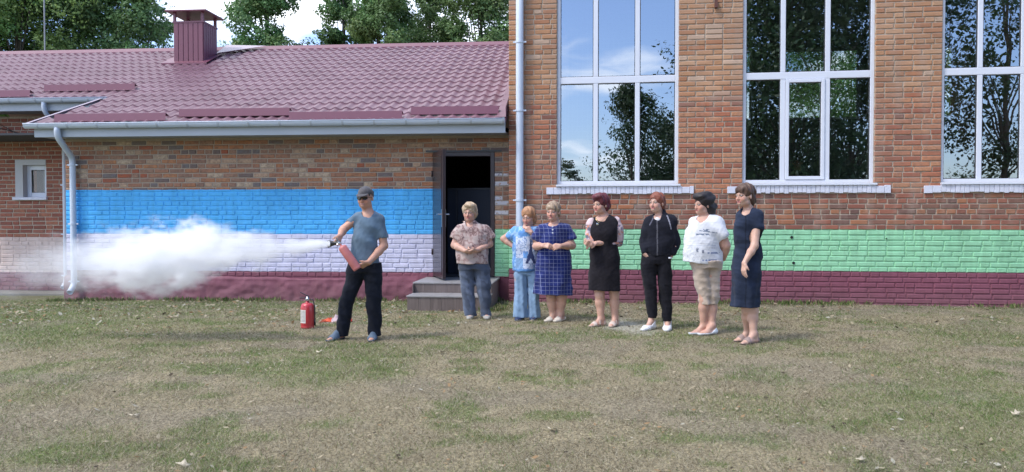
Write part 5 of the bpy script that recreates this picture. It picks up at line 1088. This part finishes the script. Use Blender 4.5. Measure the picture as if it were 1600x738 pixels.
def jeans(V):
    f = n3(V, 7, 4); c = np.array([.055, .070, .105]) * (.6 + .9 * f)[:, None]; fr = (V[:, 1] < -.03) & (V[:, 2] < .65) & (np.abs(fbm(V[:, 0] * 8, V[:, 2] * 3, 3) - .5) < .1); c[fr] *= 1.5; return c
p.add('jeans', T_, M['cloth'], jeans)
p.hair([('e', (0, .022, .048), (.095, .105, .094)), ('e', (0, .05, -.015), (.092, .08, .082)), ('e', (.02, -.055, .10), (.07, .045, .035))], (.42, .30, .19), seed=9, face=(0, -.10, -.035, .062, .058, .092), grey=(.6, .5, .38))
# ---------------------------------------------------------------- woman with hand at her chin
p = Person(825, 500, 'woman with ginger hair in blue printed t-shirt and light blue trousers holding her chin', SK)
p.head(825.5, 339, .45, .22, 1.04); p.neck(824, 356, .05, .02)
tor = [(352, 816, 833, .06, .02), (355, 807, 838, .09, .01), (362, 801, 842, .115), (378, 800.5, 842, .135), (400, 801, 841, .14), (423, 800.5, 840, .14)]
p.B.loft(p.secs(tor), .03, grow=-.025)
p.arm((803, 362, .0), (787, 373, .06), (804, 386, .0), (.052, .043, .028)); p.arm((838, 362, .0), (842, 382, -.08), (830, 363, -.17), (.052, .043, .028))
a, b_ = p.P(804, 386, .0), p.P(830, 363, -.17); p.hand(a, (.75, -.5, -.35), (.3, .8, -.3), (.2, .2, .9), .35, size=.92); p.hand(b_, (-.55, .1, .75), (-.4, .8, -.1), (-.6, -.2, .6), .65, size=.92)
for hip, kn, an, fy in (((812, 432), (813, 462, -.02), (814, 493, .03), .35), ((833, 432), (834, 462, -.02), (835, 493, .03), .2)):
    p.leg(hip, kn, an, (.075, .048, .044, .032)); p.foot(p.B, an[0], 498, fy, .23, .03); p.shoe(an[0], 498, fy, 'sneaker', (.03, .045, .11), .24, .03, topz=.07, sole=(.25, .28, .35))
p.finish()
T_ = p.new(h=.0065); T_.loft(p.secs(tor), .02); T_.rc(p.P(806, 361), p.P(797, 369, .02), .068, .066, .04); T_.rc(p.P(836, 361), p.P(842, 373, -.04), .066, .064, .04); T_.wobble(.0065, 24, 41, 6)
T_.rc(p.P(825, 345, .02), p.P(822, 357, -.05), .06, .05, .005, 's'); T_.cut(p.P(820, 423), (0, 0, 1)); T_.rc(p.P(788, 376, .05), p.P(790, 375, .05), .066, .066, .004, 's'); T_.rc(p.P(842, 387, -.08), p.P(842, 383, -.08), .06, .06, .004, 's')
x0_, xw = p.P(801, 400)[0], p.P(841, 400)[0] - p.P(801, 400)[0]; zt0, zb0 = p.P(800, 355)[2], p.P(800, 423)[2]
def towershirt(V):
    u = (V[:, 0] - x0_) / xw; v = (V[:, 2] - zb0) / (zt0 - zb0); c = np.array([.11, .27, .58]) * (.75 + .6 * n3(V, 9, 7))[:, None]; sd2 = np.abs(fbm(u * 6, v * 7, 5, 3) - .5) < .05; c[sd2] = (.30, .48, .72)
    fr = (V[:, 1] < .02) & (u > .12) & (u < .97) & (v > .06) & (v < .80); q = fbm(np.floor(u * 5.0) + .5, np.floor(v * 6.5) + .5, 23, 1); c[fr & (q > .35)] = (.52, .58, .72); c[fr & (q > .62)] = (.22, .38, .62)
    m_ = fr & (np.abs(fbm(u * 12, v * 14, 29, 2) - .5) < .05); c[m_] = (.16, .25, .45)
    tu = np.abs(u - .70); tw = .02 + .20 * np.clip((.72 - v) / .55, 0, 1) ** 1.8; tow = fr & (v > .18) & (v < .74) & (tu < tw); arch = (v < .30) & (tu < .09) & (v < .30 - tu); c[tow & ~arch] = (.03, .045, .13); c[fr & (np.abs(v - .33) < .015) & (tu < .15)] = (.03, .045, .13)
    c[(v < .05)] = (.10, .24, .50); return c
p.add('t_shirt', T_, M['cloth'], towershirt)
T_ = p.new(); T_.loft(p.secs([(419, 804, 839, .11), (428, 804, 842, .11)]), .02)
T_.loft(p.secs([(419, 805, 824, .105), (430, 803, 823.5, .105), (450, 804, 823.5, .09), (475, 803, 824, .095), (495, 801.5, 825.5, .105)]), .012, fold=vfold(7, .004)); T_.loft(p.secs([(419, 820, 839, .105), (430, 823, 843, .105), (450, 824.5, 843, .09), (475, 825, 843.5, .095), (495, 825.5, 845, .105)]), .012, fold=vfold(7, .004, 1)); T_.wobble(.003, 20, 43, 5); T_.cut(p.P(820, 420), (0, 0, -1))
p.add('trousers', T_, M['cloth'], lambda V: np.array([.20, .31, .46]) * (.8 + .4 * n3(V, 5, 8))[:, None])
p.hair([('e', (0, .022, .046), (.094, .106, .092)), ('e', (0, .05, -.03), (.094, .075, .095))], (.40, .20, .10), seed=12, face=(0, -.10, -.040, .062, .060, .092))
# ---------------------------------------------------------------- woman in navy checked dress
p = Person(866, 503, 'woman with fair hair in navy blue checked dress and beige shoes', SK)
p.head(864, 331.5, .40, .06, 1.06); p.neck(867, 350, .055, .02)
dr = [(348, 857, 878, .07, .02), (351, 848, 887, .10, .01), (358, 842, 891, .12), (372, 842, 890, .145), (385, 840, 890, .14), (402, 837, 892.5, .15), (430, 836.5, 894, .16), (462, 835.5, 893.5, .165)]
p.B.loft(p.secs([q for q in dr if q[0] < 440]), .03, grow=-.028)
p.arm((848, 361, 0), (838, 385, .0), (849, 384, -.20), (.052, .050, .030)); p.arm((884, 361, 0), (894, 384, .0), (875, 385, -.20), (.052, .050, .030))
a, b_ = p.P(848, 384, -.20), p.P(876, 385, -.20); p.hand(a, (.8, -.4, .0), (.3, .6, -.5), (0, -.4, .9), .55, size=.98); p.hand(b_, (-.85, -.35, -.1), (-.3, .7, -.4), (0, -.4, .9), .6, size=.98)
for hip, kn, an, fy in (((858, 430), (861, 465, 0), (864, 496, .03), .75), ((880, 430), (878, 465, 0), (875, 496, .03), .55)):
    p.leg(hip, kn, an, (.09, .062, .058, .038)); p.foot(p.B, an[0] + 2, 503, fy, .235, .03); p.shoe(an[0] + 2, 503, fy, 'ballet', (.58, .52, .44), .245, .03, .007, sole=(.45, .40, .33))
p.finish()
T_ = p.new(); T_.loft(p.secs(dr), .02, fold=lambda x, y, Z: .010 * np.sin(np.arctan2(y, x) * 7 + 1) * np.clip((.85 - Z) / .4, 0, 1)); T_.rc(p.P(849, 359), p.P(840, 371), .078, .075, .04); T_.rc(p.P(885, 359), p.P(892.5, 371), .078, .075, .04); T_.wobble(.0075, 20, 51, 6)
T_.rc(p.P(867, 338, .02), p.P(864.5, 350, -.04), .066, .068, .005, 's'); T_.cut(p.P(866, 460), (0.04, 0, 1)); T_.rc(p.P(835, 387), p.P(836, 384), .085, .085, .004, 's'); T_.rc(p.P(898, 387), p.P(897, 383), .085, .085, .004, 's')
p.add('dress', T_, M['plaid'], lambda V: np.array([.008, .018, .125]) * (.7 + .6 * n3(V, 6, 5))[:, None])
p.hair([('e', (0, .022, .048), (.092, .106, .090)), ('e', (.0, .095, .02), (.045, .05, .05)), ('e', (0, .045, -.02), (.081, .07, .07))], (.30, .21, .14), seed=15, face=(0, -.10, -.035, .062, .062, .085), grey=(.45, .36, .27))
for py in (354, 359, 364): lathe([(.001, -.004), (.010, -.003), (.010, .003), (.001, .004)], 10, Matrix.Translation(Vector(p.P(863.5, py, -.175 + (359 - py) * -.0 - (.0 if py > 355 else -.02)))) @ Matrix.Rotation(math.pi / 2, 4, 'X')).build('button', M['white'], p.e)
# ---------------------------------------------------------------- woman in black dress with floral sleeves
p = Person(947, 510, 'woman with short dark red hair in black dress with pale floral sleeves and pendant', SK)
p.head(938, 320.5, .80, .05, 1.05, lipc=(.45, .10, .10)); p.neck(945, 340, .054, .02)
dr = [(336, 935, 953, .06, .02), (340, 925, 962, .10, .01), (350, 920, 965, .13), (364, 919, 965, .155, -.01), (380, 922, 965, .14), (400, 921, 968, .15), (430, 920, 969.5, .155), (456, 918.5, 969, .155)]
p.B.loft(p.secs([q for q in dr if q[0] < 440]), .03, grow=-.028)
p.arm((962, 348, .02), (967, 378, .02), (930, 381, -.16), (.056, .046, .029)); p.arm((923, 350, -.02), (922, 378, -.02), (924, 383, -.22), (.052, .044, .029))
a, b_ = p.P(931, 381, -.18), p.P(925, 384, -.21); p.hand(a, (-.9, -.3, -.1), (-.1, .4, -.7), (0, -.6, .6), .5, size=.98); p.hand(b_, (-.6, -.3, .3), (-.5, .2, .4), (0, -.4, .9), .6, size=.95)
for hip, kn, an, fy, dy in (((935, 430), (937, 462, -.03), (939, 500, -.02), .95, -.02), ((957, 430), (960, 462, .0), (961, 503, .0), .45, .0)):
    p.leg(hip, kn, an, (.09, .060, .058, .036)); p.foot(p.B, an[0], an[1] + 5, fy, .24, dy); p.shoe(an[0], an[1] + 5, fy, 'sandal', (.56, .46, .40), .255, dy, .007, sole=(.40, .32, .27), name='sandal')
p.finish()
T_ = p.new(); T_.loft(p.secs(dr), .02, fold=lambda x, y, Z: .008 * np.sin(np.arctan2(y, x) * 6 + 2) * np.clip((.85 - Z) / .4, 0, 1)); T_.wobble(.006, 18, 61, 6); T_.rc(p.P(944, 328, .02), p.P(940, 341, -.04), .068, .075, .006, 's'); T_.cut(p.P(945, 454), (.03, 0, 1))
p.add('dress', T_, M['dark_cloth'], (.014, .012, .016))
def floral(V):
    a = fbm(V[:, 0] * 22 + V[:, 1] * 9, V[:, 2] * 22, 14, 3); b2 = fbm(V[:, 0] * 30 + 7, V[:, 2] * 30 + V[:, 1] * 9, 24, 2); c = np.tile(np.array([.55, .42, .44]), (len(V), 1)); c[a < .44] = (.30, .26, .34); c[a < .37] = (.12, .12, .17); c[b2 > .66] = (.62, .25, .16); c[(V[:, 2] > p.P(960, 352)[2])] = (.60, .46, .47); return c
T_ = p.new(); T_.rc(p.P(962, 347, .02), p.P(965.5, 362, .02), .064, .072, .02); T_.rc(p.P(965.5, 362, .02), p.P(965, 378, .02), .072, .062, .02); T_.rc(p.P(965, 378, .02), p.P(953, 380.5, -.06), .060, .058, .02); T_.wobble(.006, 38, 62, 6); p.add('sleeve', T_, M['cloth'], floral)
T_ = p.new(); T_.rc(p.P(923.5, 347, -.02), p.P(922.5, 366, -.02), .052, .060, .02); T_.rc(p.P(922.5, 366, -.02), p.P(923, 376, -.06), .060, .052, .02); T_.wobble(.005, 38, 63, 6); p.add('sleeve', T_, M['cloth'], floral)
pd = MB(); c_ = p.P(934, 349, -.17)
ch_ = [p.P(949, 337, -.05), p.P(945, 343, -.125), p.P(935, 348.5, -.165), p.P(931, 343, -.12), p.P(930, 338, -.06)]; pd.tube(ch_, .0025, 6); nk = pd.build('necklace', plain('gold', (.75, .55, .25), .3, metal=1), p.e, True)
lathe([(.004, -.004), (.014, -.002), (.014, .002), (.004, .004)], 12, Matrix.Translation(Vector(p.P(933.5, 350.5, -.172))) @ Matrix.Rotation(math.pi / 2, 4, 'X')).build('pendant', plain('silver', (.8, .8, .8), .25, metal=1), p.e)
p.hair([('e', (0, .022, .050), (.097, .110, .096)), ('e', (0, .060, -.015), (.093, .075, .082)), ('e', (.0, -.052, .095), (.070, .052, .042))], (.105, .018, .028), seed=18, face=(0, -.10, -.040, .060, .058, .088), streak=.6)
# ---------------------------------------------------------------- woman in black tracksuit
p = Person(1028, 515, 'young woman with auburn ponytail in black tracksuit and white sneakers, hands in pockets', (.58, .36, .28))
p.head(1026, 317, .75, .0, 1.04); p.neck(1031, 337, .050, .02)
tor = [(334, 1022, 1041, .06, .02), (338, 1015, 1050, .09, .01), (346, 1010, 1055, .115), (362, 1010, 1056, .125), (380, 1007, 1055, .125), (391, 1004, 1052, .125), (398, 1003, 1050, .12)]
p.B.loft(p.secs(tor), .03, grow=-.028)
p.arm((1014, 346, .0), (1006, 376, .03), (1007, 395, -.06), (.050, .042, .028)); p.arm((1051, 346, .02), (1056, 378, .04), (1048, 400, -.04), (.050, .042, .028))
a, b_ = p.P(1007, 395, -.06), p.P(1048, 400, -.04); p.hand(a, (.3, .1, -.95), (.6, .3, 0), (0, -1, 0), .25, size=.9); p.hand(b_, (-.45, .1, -.9), (-.5, .3, .0), (0, -1, 0), .25, size=.9)
for hip, kn, an, fy, dy in (((1015, 425), (1016, 460, -.02), (1017, 500, .0), .70, .0), ((1037, 425), (1040, 460, -.01), (1043, 504, .0), .25, .0)):
    p.leg(hip, kn, an, (.07, .045, .040, .030)); p.foot(p.B, an[0], an[1] + 7, fy, .24, dy); p.shoe(an[0], an[1] + 7, fy, 'sneaker', (.72, .73, .76), .265, dy, .012, topz=.085, sole=(.8, .8, .82), name='sneaker')
p.finish()
T_ = p.new(); T_.loft(p.secs(tor), .02); A_ = lambda *q: p.P(*q)
for S_, E_, W_ in (((1015, 345), (1006, 374, .03), (1007, 394, -.05)), ((1050, 345, .01), (1056.5, 378, .04), (1049, 397, -.03))): T_.rc(A_(*S_), A_(*E_), .064, .060, .04); T_.rc(A_(*E_), A_(*W_), .060, .048, .03)
T_.rc(p.P(1031, 332, .02), p.P(1030, 338, .01), .062, .068, .02); T_.wobble(.009, 24, 71, 6); T_.rc(p.P(1029, 322, .02), p.P(1027, 339, -.06), .056, .046, .006, 's'); T_.rc(p.P(1026, 338, -.10), p.P(1026, 346, -.12), .03, .008, .006, 's'); T_.cut(p.P(1028, 399), (0, 0, 1))
def jk(V):
    c = np.tile(np.array([.011, .012, .020]), (len(V), 1)); a, b2 = p.P(1041, 338), p.P(1046, 358); t = (V[:, 2] - b2[2]) / (a[2] - b2[2]); x = b2[0] + (a[0] - b2[0]) * t; c[(t > 0) & (t < 1.1) & (np.abs(V[:, 0] - x) < .008) & (V[:, 1] < .02)] = (.28, .28, .33)
    a2, b3 = p.P(1020, 338), p.P(1013, 352); t = (V[:, 2] - b3[2]) / (a2[2] - b3[2]); x = b3[0] + (a2[0] - b3[0]) * t; c[(t > 0) & (t < 1.1) & (np.abs(V[:, 0] - x) < .006) & (V[:, 1] < .02)] = (.12, .12, .16)
    zx = p.P(1024, 370)[0]; c[(np.abs(V[:, 0] - zx) < .005) & (V[:, 1] < -.05)] = (.10, .10, .12); c[(V[:, 2] < p.P(1028, 394)[2])] *= .7; return c
p.add('jacket', T_, M['dark_cloth'], jk)
T_ = p.new(); T_.ell(p.P(1027.5, 345, -.055), (.045, .035, .05)); p.add('undershirt', T_, M['cloth'], (.7, .7, .72))
T_ = p.new(); T_.loft(p.secs([(394, 1004, 1050, .11), (405, 1002, 1049, .12), (412, 1002, 1048, .11)]), .02)
T_.loft(p.secs([(396, 1004, 1028, .11), (415, 1001, 1027, .11), (440, 1004, 1026, .095), (465, 1008, 1027, .085), (485, 1011, 1027, .075), (497, 1012.5, 1025.5, .055)]), .02, fold=fl); T_.loft(p.secs([(396, 1024, 1048, .11), (415, 1025, 1049, .11), (440, 1027, 1049.5, .095), (465, 1030, 1050, .085), (488, 1034, 1051, .075), (501, 1037, 1050, .055)]), .02, fold=fl); T_.wobble(.005, 24, 73, 5); T_.cut(p.P(1028, 395), (0, 0, -1))
p.add('track_pants', T_, M['dark_cloth'], (.010, .010, .015))
MB().tube([p.P(1043.5, 402, -.085), p.P(1046, 403, -.10), p.P(1049, 403, -.085)], .012, 8).build('watch', M['white'], p.e, True)
p.hair([('e', (0, .022, .042), (.087, .104, .090)), ('e', (0, .045, -.015), (.086, .07, .07)), ('r', (0, .11, .02), (.01, .125, -.10), .034, .030), ('r', (.01, .125, -.10), (.015, .11, -.19), .028, .012)], (.20, .060, .035), seed=22, face=(0, -.10, -.030, .062, .064, .095), streak=.5)
# ---------------------------------------------------------------- woman in white t-shirt
p = Person(1098, 522, 'woman with bushy black hair in white printed t-shirt and rolled beige trousers', SK)
p.head(1098, 319.5, 1.15, .05, 1.05); p.neck(1103, 338, .056, .01)
tor = [(334, 1095, 1114, .07, .02), (338, 1084, 1124, .10, .02), (346, 1077, 1131, .125, .01), (358, 1070, 1131, .14, 0), (375, 1069, 1129, .15), (392, 1068, 1127, .155), (413, 1066.5, 1126, .155)]
p.B.loft(p.secs([v for v in tor if v[0] < 400]), .03, grow=-.03)
p.arm((1122, 352, -.05), (1134, 383, -.04), (1130, 403, .08), (.060, .054, .034)); a = p.P(1130, 403, .08); p.hand(a, (-.8, .3, -.4), (-.2, .9, 0), (0, .2, 1), .4)
p.arm((1086, 350, .12), (1092, 383, .19), (1112, 401, .20), (.055, .045, .03)); a = p.P(1112, 401, .20); p.hand(a, (.8, .2, -.3), (0, 1, 0), (0, .2, 1), .4)
for hip, kn, an, fy, dy in (((1097, 430), (1100, 468, -.02), (1099, 507, .02), 1.15, .02), ((1112, 430), (1114, 468, .02), (1112, 511, .0), 1.05, -.02)):
    p.leg(hip, kn, an, (.075, .050, .056, .036)); p.foot(p.B, an[0], an[1] + 9, fy, .25, dy); p.shoe(an[0], an[1] + 9, fy, 'sneaker', (.60, .64, .68), .262, dy, .009, topz=.052, sole=(.8, .8, .8), name='sneaker')
p.finish()
T_ = p.new(h=.0065); T_.loft(p.secs(tor), .02); T_.rc(p.P(1118, 347, -.05), p.P(1128.5, 366, -.07), .080, .084, .05); T_.rc(p.P(1086, 348, .1), p.P(1089, 362, .14), .07, .065, .04); T_.wobble(.0085, 20, 81, 6)
T_.rc(p.P(1104, 326, .0), p.P(1096, 341, -.06), .062, .056, .006, 's'); T_.rc(p.P(1096, 341, -.08), p.P(1094, 349, -.14), .045, .012, .006, 's'); T_.cut(p.P(1097, 411), (.13, 0, 1)); T_.rc(p.P(1136, 382, -.06), p.P(1135, 380, -.06), .092, .092, .004, 's')
def tee(V):
    c = np.tile(np.array([.68, .69, .73]), (len(V), 1)); X0, X1 = p.P(1066, 400)[0], p.P(1128, 400)[0]; u = (V[:, 0] - X0) / (X1 - X0); yz = lambda y: p.P(1097, y)[2]; z = V[:, 2]; fr = V[:, 1] < .03
    row = lambda y, hgt, ua, ub, f, th=.45, sd3=1: fr & (np.abs(z - yz(y)) < hgt) & (u > ua) & (u < ub) & (vnoise(u * f, z * 90, sd3) > th)
    c[row(365.5, .010, .27, .62, 30, .42, 3)] = (.16, .20, .28); c[row(359, .014, .45, .60, 20, .5, 4)] = (.14, .18, .26); c[fr & (np.abs(z - yz(360.5) + (u - .5) * .06) < .005) & (u > .36) & (u < .8)] = (.2, .23, .3)
    c[fr & (np.abs(z - yz(382.5)) < .004) & (u > .08) & (u < .78)] = (.42, .45, .52); c[fr & (np.abs(z - yz(389)) < .024) & (np.abs(u - .30) < .03)] = (.18, .2, .26); c[fr & (np.abs(z - yz(391.5)) < .020) & (np.abs(u - .44) < .025)] = (.2, .22, .28)
    c[row(394, .009, .55, .93, 34, .4, 5)] = (.2, .24, .36); c[row(405, .009, .42, .80, 34, .4, 6)] = (.17, .22, .40); c[fr & (np.abs(z - yz(409.3)) < .006) & (u > .62) & (u < .80)] = (.03, .06, .28)
    sp = fr & (z < yz(383)) & (z > yz(411)) & (u < .42) & (np.abs(fbm(u * 22, z * 40, 9, 3) - .5) < .03); c[sp] = (.5, .53, .58); c[row(386, .004, .1, .8, 60, .6, 8)] = (.4, .42, .5); return c
p.add('t_shirt', T_, M['cloth'], tee)
T_ = p.new(); T_.loft(p.secs([(406, 1077, 1128, .16), (418, 1082, 1126, .15)]), .02)
T_.loft(p.secs([(407, 1079, 1112, .15), (424, 1083, 1108, .12), (445, 1086, 1109, .10), (460, 1090, 1110, .09), (470, 1092, 1109.5, .082), (476, 1095, 1108, .068)]), .02, fold=fl); T_.loft(p.secs([(407, 1098, 1128, .15, .01), (424, 1102, 1126.5, .12, .03), (445, 1103, 1124.5, .10, .03), (460, 1105, 1124, .09, .02), (470, 1105, 1124, .085, .02), (475.5, 1106, 1122, .070, .02)]), .02, fold=fl); T_.wobble(.007, 34, 83, 6); T_.cut(p.P(1097, 405), (0, 0, -1)); T_.cut(p.P(1108, 474.5), (0, 0, 1))
p.add('rolled_trousers', T_, M['cloth'], lambda V: np.array([.47, .38, .31]) * (.8 + .4 * n3(V, 9, 8))[:, None])
p.hair([('e', (0, .035, .052), (.104, .120, .106)), ('e', (0, .075, -.03), (.098, .088, .115)), ('e', (.0, -.045, .095), (.070, .05, .045))], (.018, .014, .016), seed=25, amp=.009, freq=60, face=(0, -.10, -.045, .070, .058, .090), streak=.3)
# ---------------------------------------------------------------- woman in dark button dress
p = Person(1168, 536, 'woman with brown hair in dark navy dress at the right end of the group', (.55, .34, .26))
p.head(1163, 306, 1.05, .06, 1.04); p.neck(1170, 328, .050, .02)
dr = [(324, 1162, 1178, .06, .03), (328, 1157, 1190, .09, .02), (336, 1150, 1192, .115, .01), (347, 1146.5, 1190, .13, -.01), (362, 1147, 1188, .12), (378, 1148, 1188.5, .12), (395, 1146, 1190, .135), (420, 1145, 1189.5, .14), (450, 1144, 1187, .14), (481, 1143.5, 1184, .14)]
p.B.loft(p.secs([q for q in dr if q[0] < 450]), .03, grow=-.026)
p.arm((1183, 337, -.05), (1179, 384, -.15), (1163, 411, -.21), (.050, .040, .026)); a = p.P(1163, 411, -.21); p.hand(a, (-.12, -.15, -1), (.9, .3, 0), (-.3, -1, 0), .22, .1, .98)
p.arm((1158, 336, .12), (1156, 378, .20), (1166, 405, .20), (.045, .038, .026)); a = p.P(1166, 405, .20); p.hand(a, (0, 0, -1), (-1, 0, 0), (0, -1, 0), .3)
for hip, kn, an, fy, dy in (((1160, 440), (1167, 485, .02), (1168, 520, .12), 1.1, .12), ((1176, 440), (1177, 485, -.02), (1177, 526, -.06), 1.0, -.06)):
    p.leg(hip, kn, an, (.08, .054, .052, .033)); p.foot(p.B, an[0] + 0, an[1] + 9, fy, .24, dy); p.shoe(an[0] + 0, an[1] + 9, fy, 'flat', (.30, .22, .20), .252, dy, .006, sole=(.20, .15, .13), name='sandal')
p.finish()
T_ = p.new(); T_.loft(p.secs(dr), .02, fold=lambda x, y, Z: .009 * np.sin(np.arctan2(y, x) * 6 + .5) * np.clip((.9 - Z) / .4, 0, 1)); T_.rc(p.P(1181, 336, -.04), p.P(1183, 355, -.08), .066, .070, .04); T_.wobble(.0075, 22, 91, 6); T_.rc(p.P(1158, 337, .12), p.P(1157, 352, .14), .055, .055, .03)
T_.rc(p.P(1169, 316, .02), p.P(1164, 330, -.06), .058, .05, .006, 's'); T_.rc(p.P(1164, 328, -.08), p.P(1158, 345, -.14), .045, .012, .006, 's'); T_.cut(p.P(1164, 479.5), (.02, 0, 1)); T_.rc(p.P(1184, 374, -.13), p.P(1184, 370.5, -.12), .085, .085, .004, 's')
def dn(V):
    c = np.array([.018, .026, .050]) * (.7 + .7 * n3(V, 10, 5))[:, None]; zx = p.P(1160, 400)[0]; c[(np.abs(V[:, 0] - zx) < .006) & (V[:, 1] < -.04)] *= .45; z1_, z2_ = p.P(1164, 375)[2], p.P(1164, 380)[2]; c[(V[:, 2] < z1_) & (V[:, 2] > z2_)] *= .6; return c
p.add('dress', T_, M['dark_cloth'], dn)
p.hair([('e', (0, .022, .044), (.089, .106, .092)), ('e', (0, .070, -.035), (.078, .065, .09)), ('r', (-.05, .05, -.08), (-.05, .04, -.19), .030, .014), ('r', (.0, .095, -.07), (.0, .085, -.17), .034, .016), ('e', (0, -.062, .070), (.055, .03, .035))], (.085, .045, .030), seed=28, face=(0, -.10, -.035, .060, .060, .088), streak=.5)

# ---------------------------------------------------------------- man indoors behind the middle window
p = Person(1247, 454.5, 'man in dark suit and white shirt standing indoors behind the middle window', (.45, .26, .18)); p.root.z = .85; p.e.location.z = .85
p.head(1246, 254.5, .4, .1, 1.060, female=False); p.neck(1246.5, 268, .055, .02)
tor = [(266, 1239, 1255, .07, .02), (270, 1231, 1264, .10), (285, 1229, 1266, .12), (310, 1230, 1265, .12), (330, 1231, 1264, .12)]
p.B.loft(p.secs(tor), .03, grow=-.022)
for q in (1, -1):
    x = 1247 + q * 17; p.arm((x - q * 2, 274), (x + q * 3, 300), (x + q * 1, 322, -.05), (.05, .042, .028)); a = p.P(x + q * 1, 322, -.05); p.hand(a, (0, -.1, -1), (-q, 0, 0), (0, -1, 0), .4)
    p.leg((1247 + q * 7, 335), (1247 + q * 8, 358), (1247 + q * 8, 378), (.08, .05, .045, .036)); p.foot(p.B, 1247 + q * 8, 384, .2 * q, .26)
p.finish()
T_ = p.new(); T_.loft(p.secs(tor), .02)
for q in (1, -1): x = 1247 + q * 17; T_.rc(p.P(x - q * 2, 274), p.P(x + q * 3, 300), .066, .058, .03); T_.rc(p.P(x + q * 3, 300), p.P(x + q * 1, 319, -.04), .058, .045, .02)
T_.rc(p.P(1246, 264), p.P(1246, 269), .06, .06, .006, 's'); T_.rc(p.P(1246.5, 268, -.08), p.P(1246.5, 284, -.15), .05, .01, .005, 's'); p.add('suit_jacket', T_, M['dark_cloth'], (.012, .013, .018))
T_ = p.new(); T_.ell(p.P(1246.5, 275, -.035), (.06, .06, .11)); p.add('shirt', T_, M['cloth'], lambda V: np.where((np.abs(V[:, :1] - p.P(1246.5, 275)[0]) < .018), np.array([[.02, .02, .04]]), np.array([[.7, .7, .72]])))
T_ = p.new(); T_.loft(p.secs([(326, 1232, 1262, .11), (338, 1231, 1263, .11)]), .02)
for q in (1, -1): T_.loft(p.secs([(330, 1247 + q * 8 - 7.5, 1247 + q * 8 + 7.5, .10), (357, 1247 + q * 8 - 7, 1247 + q * 8 + 7, .085), (380, 1247 + q * 8 - 6, 1247 + q * 8 + 6, .08)]), .02)
p.add('suit_trousers', T_, M['dark_cloth'], (.012, .013, .018))
p.hair([('e', (0, .025, .045), (.084, .10, .085))], (.03, .022, .02), seed=40)
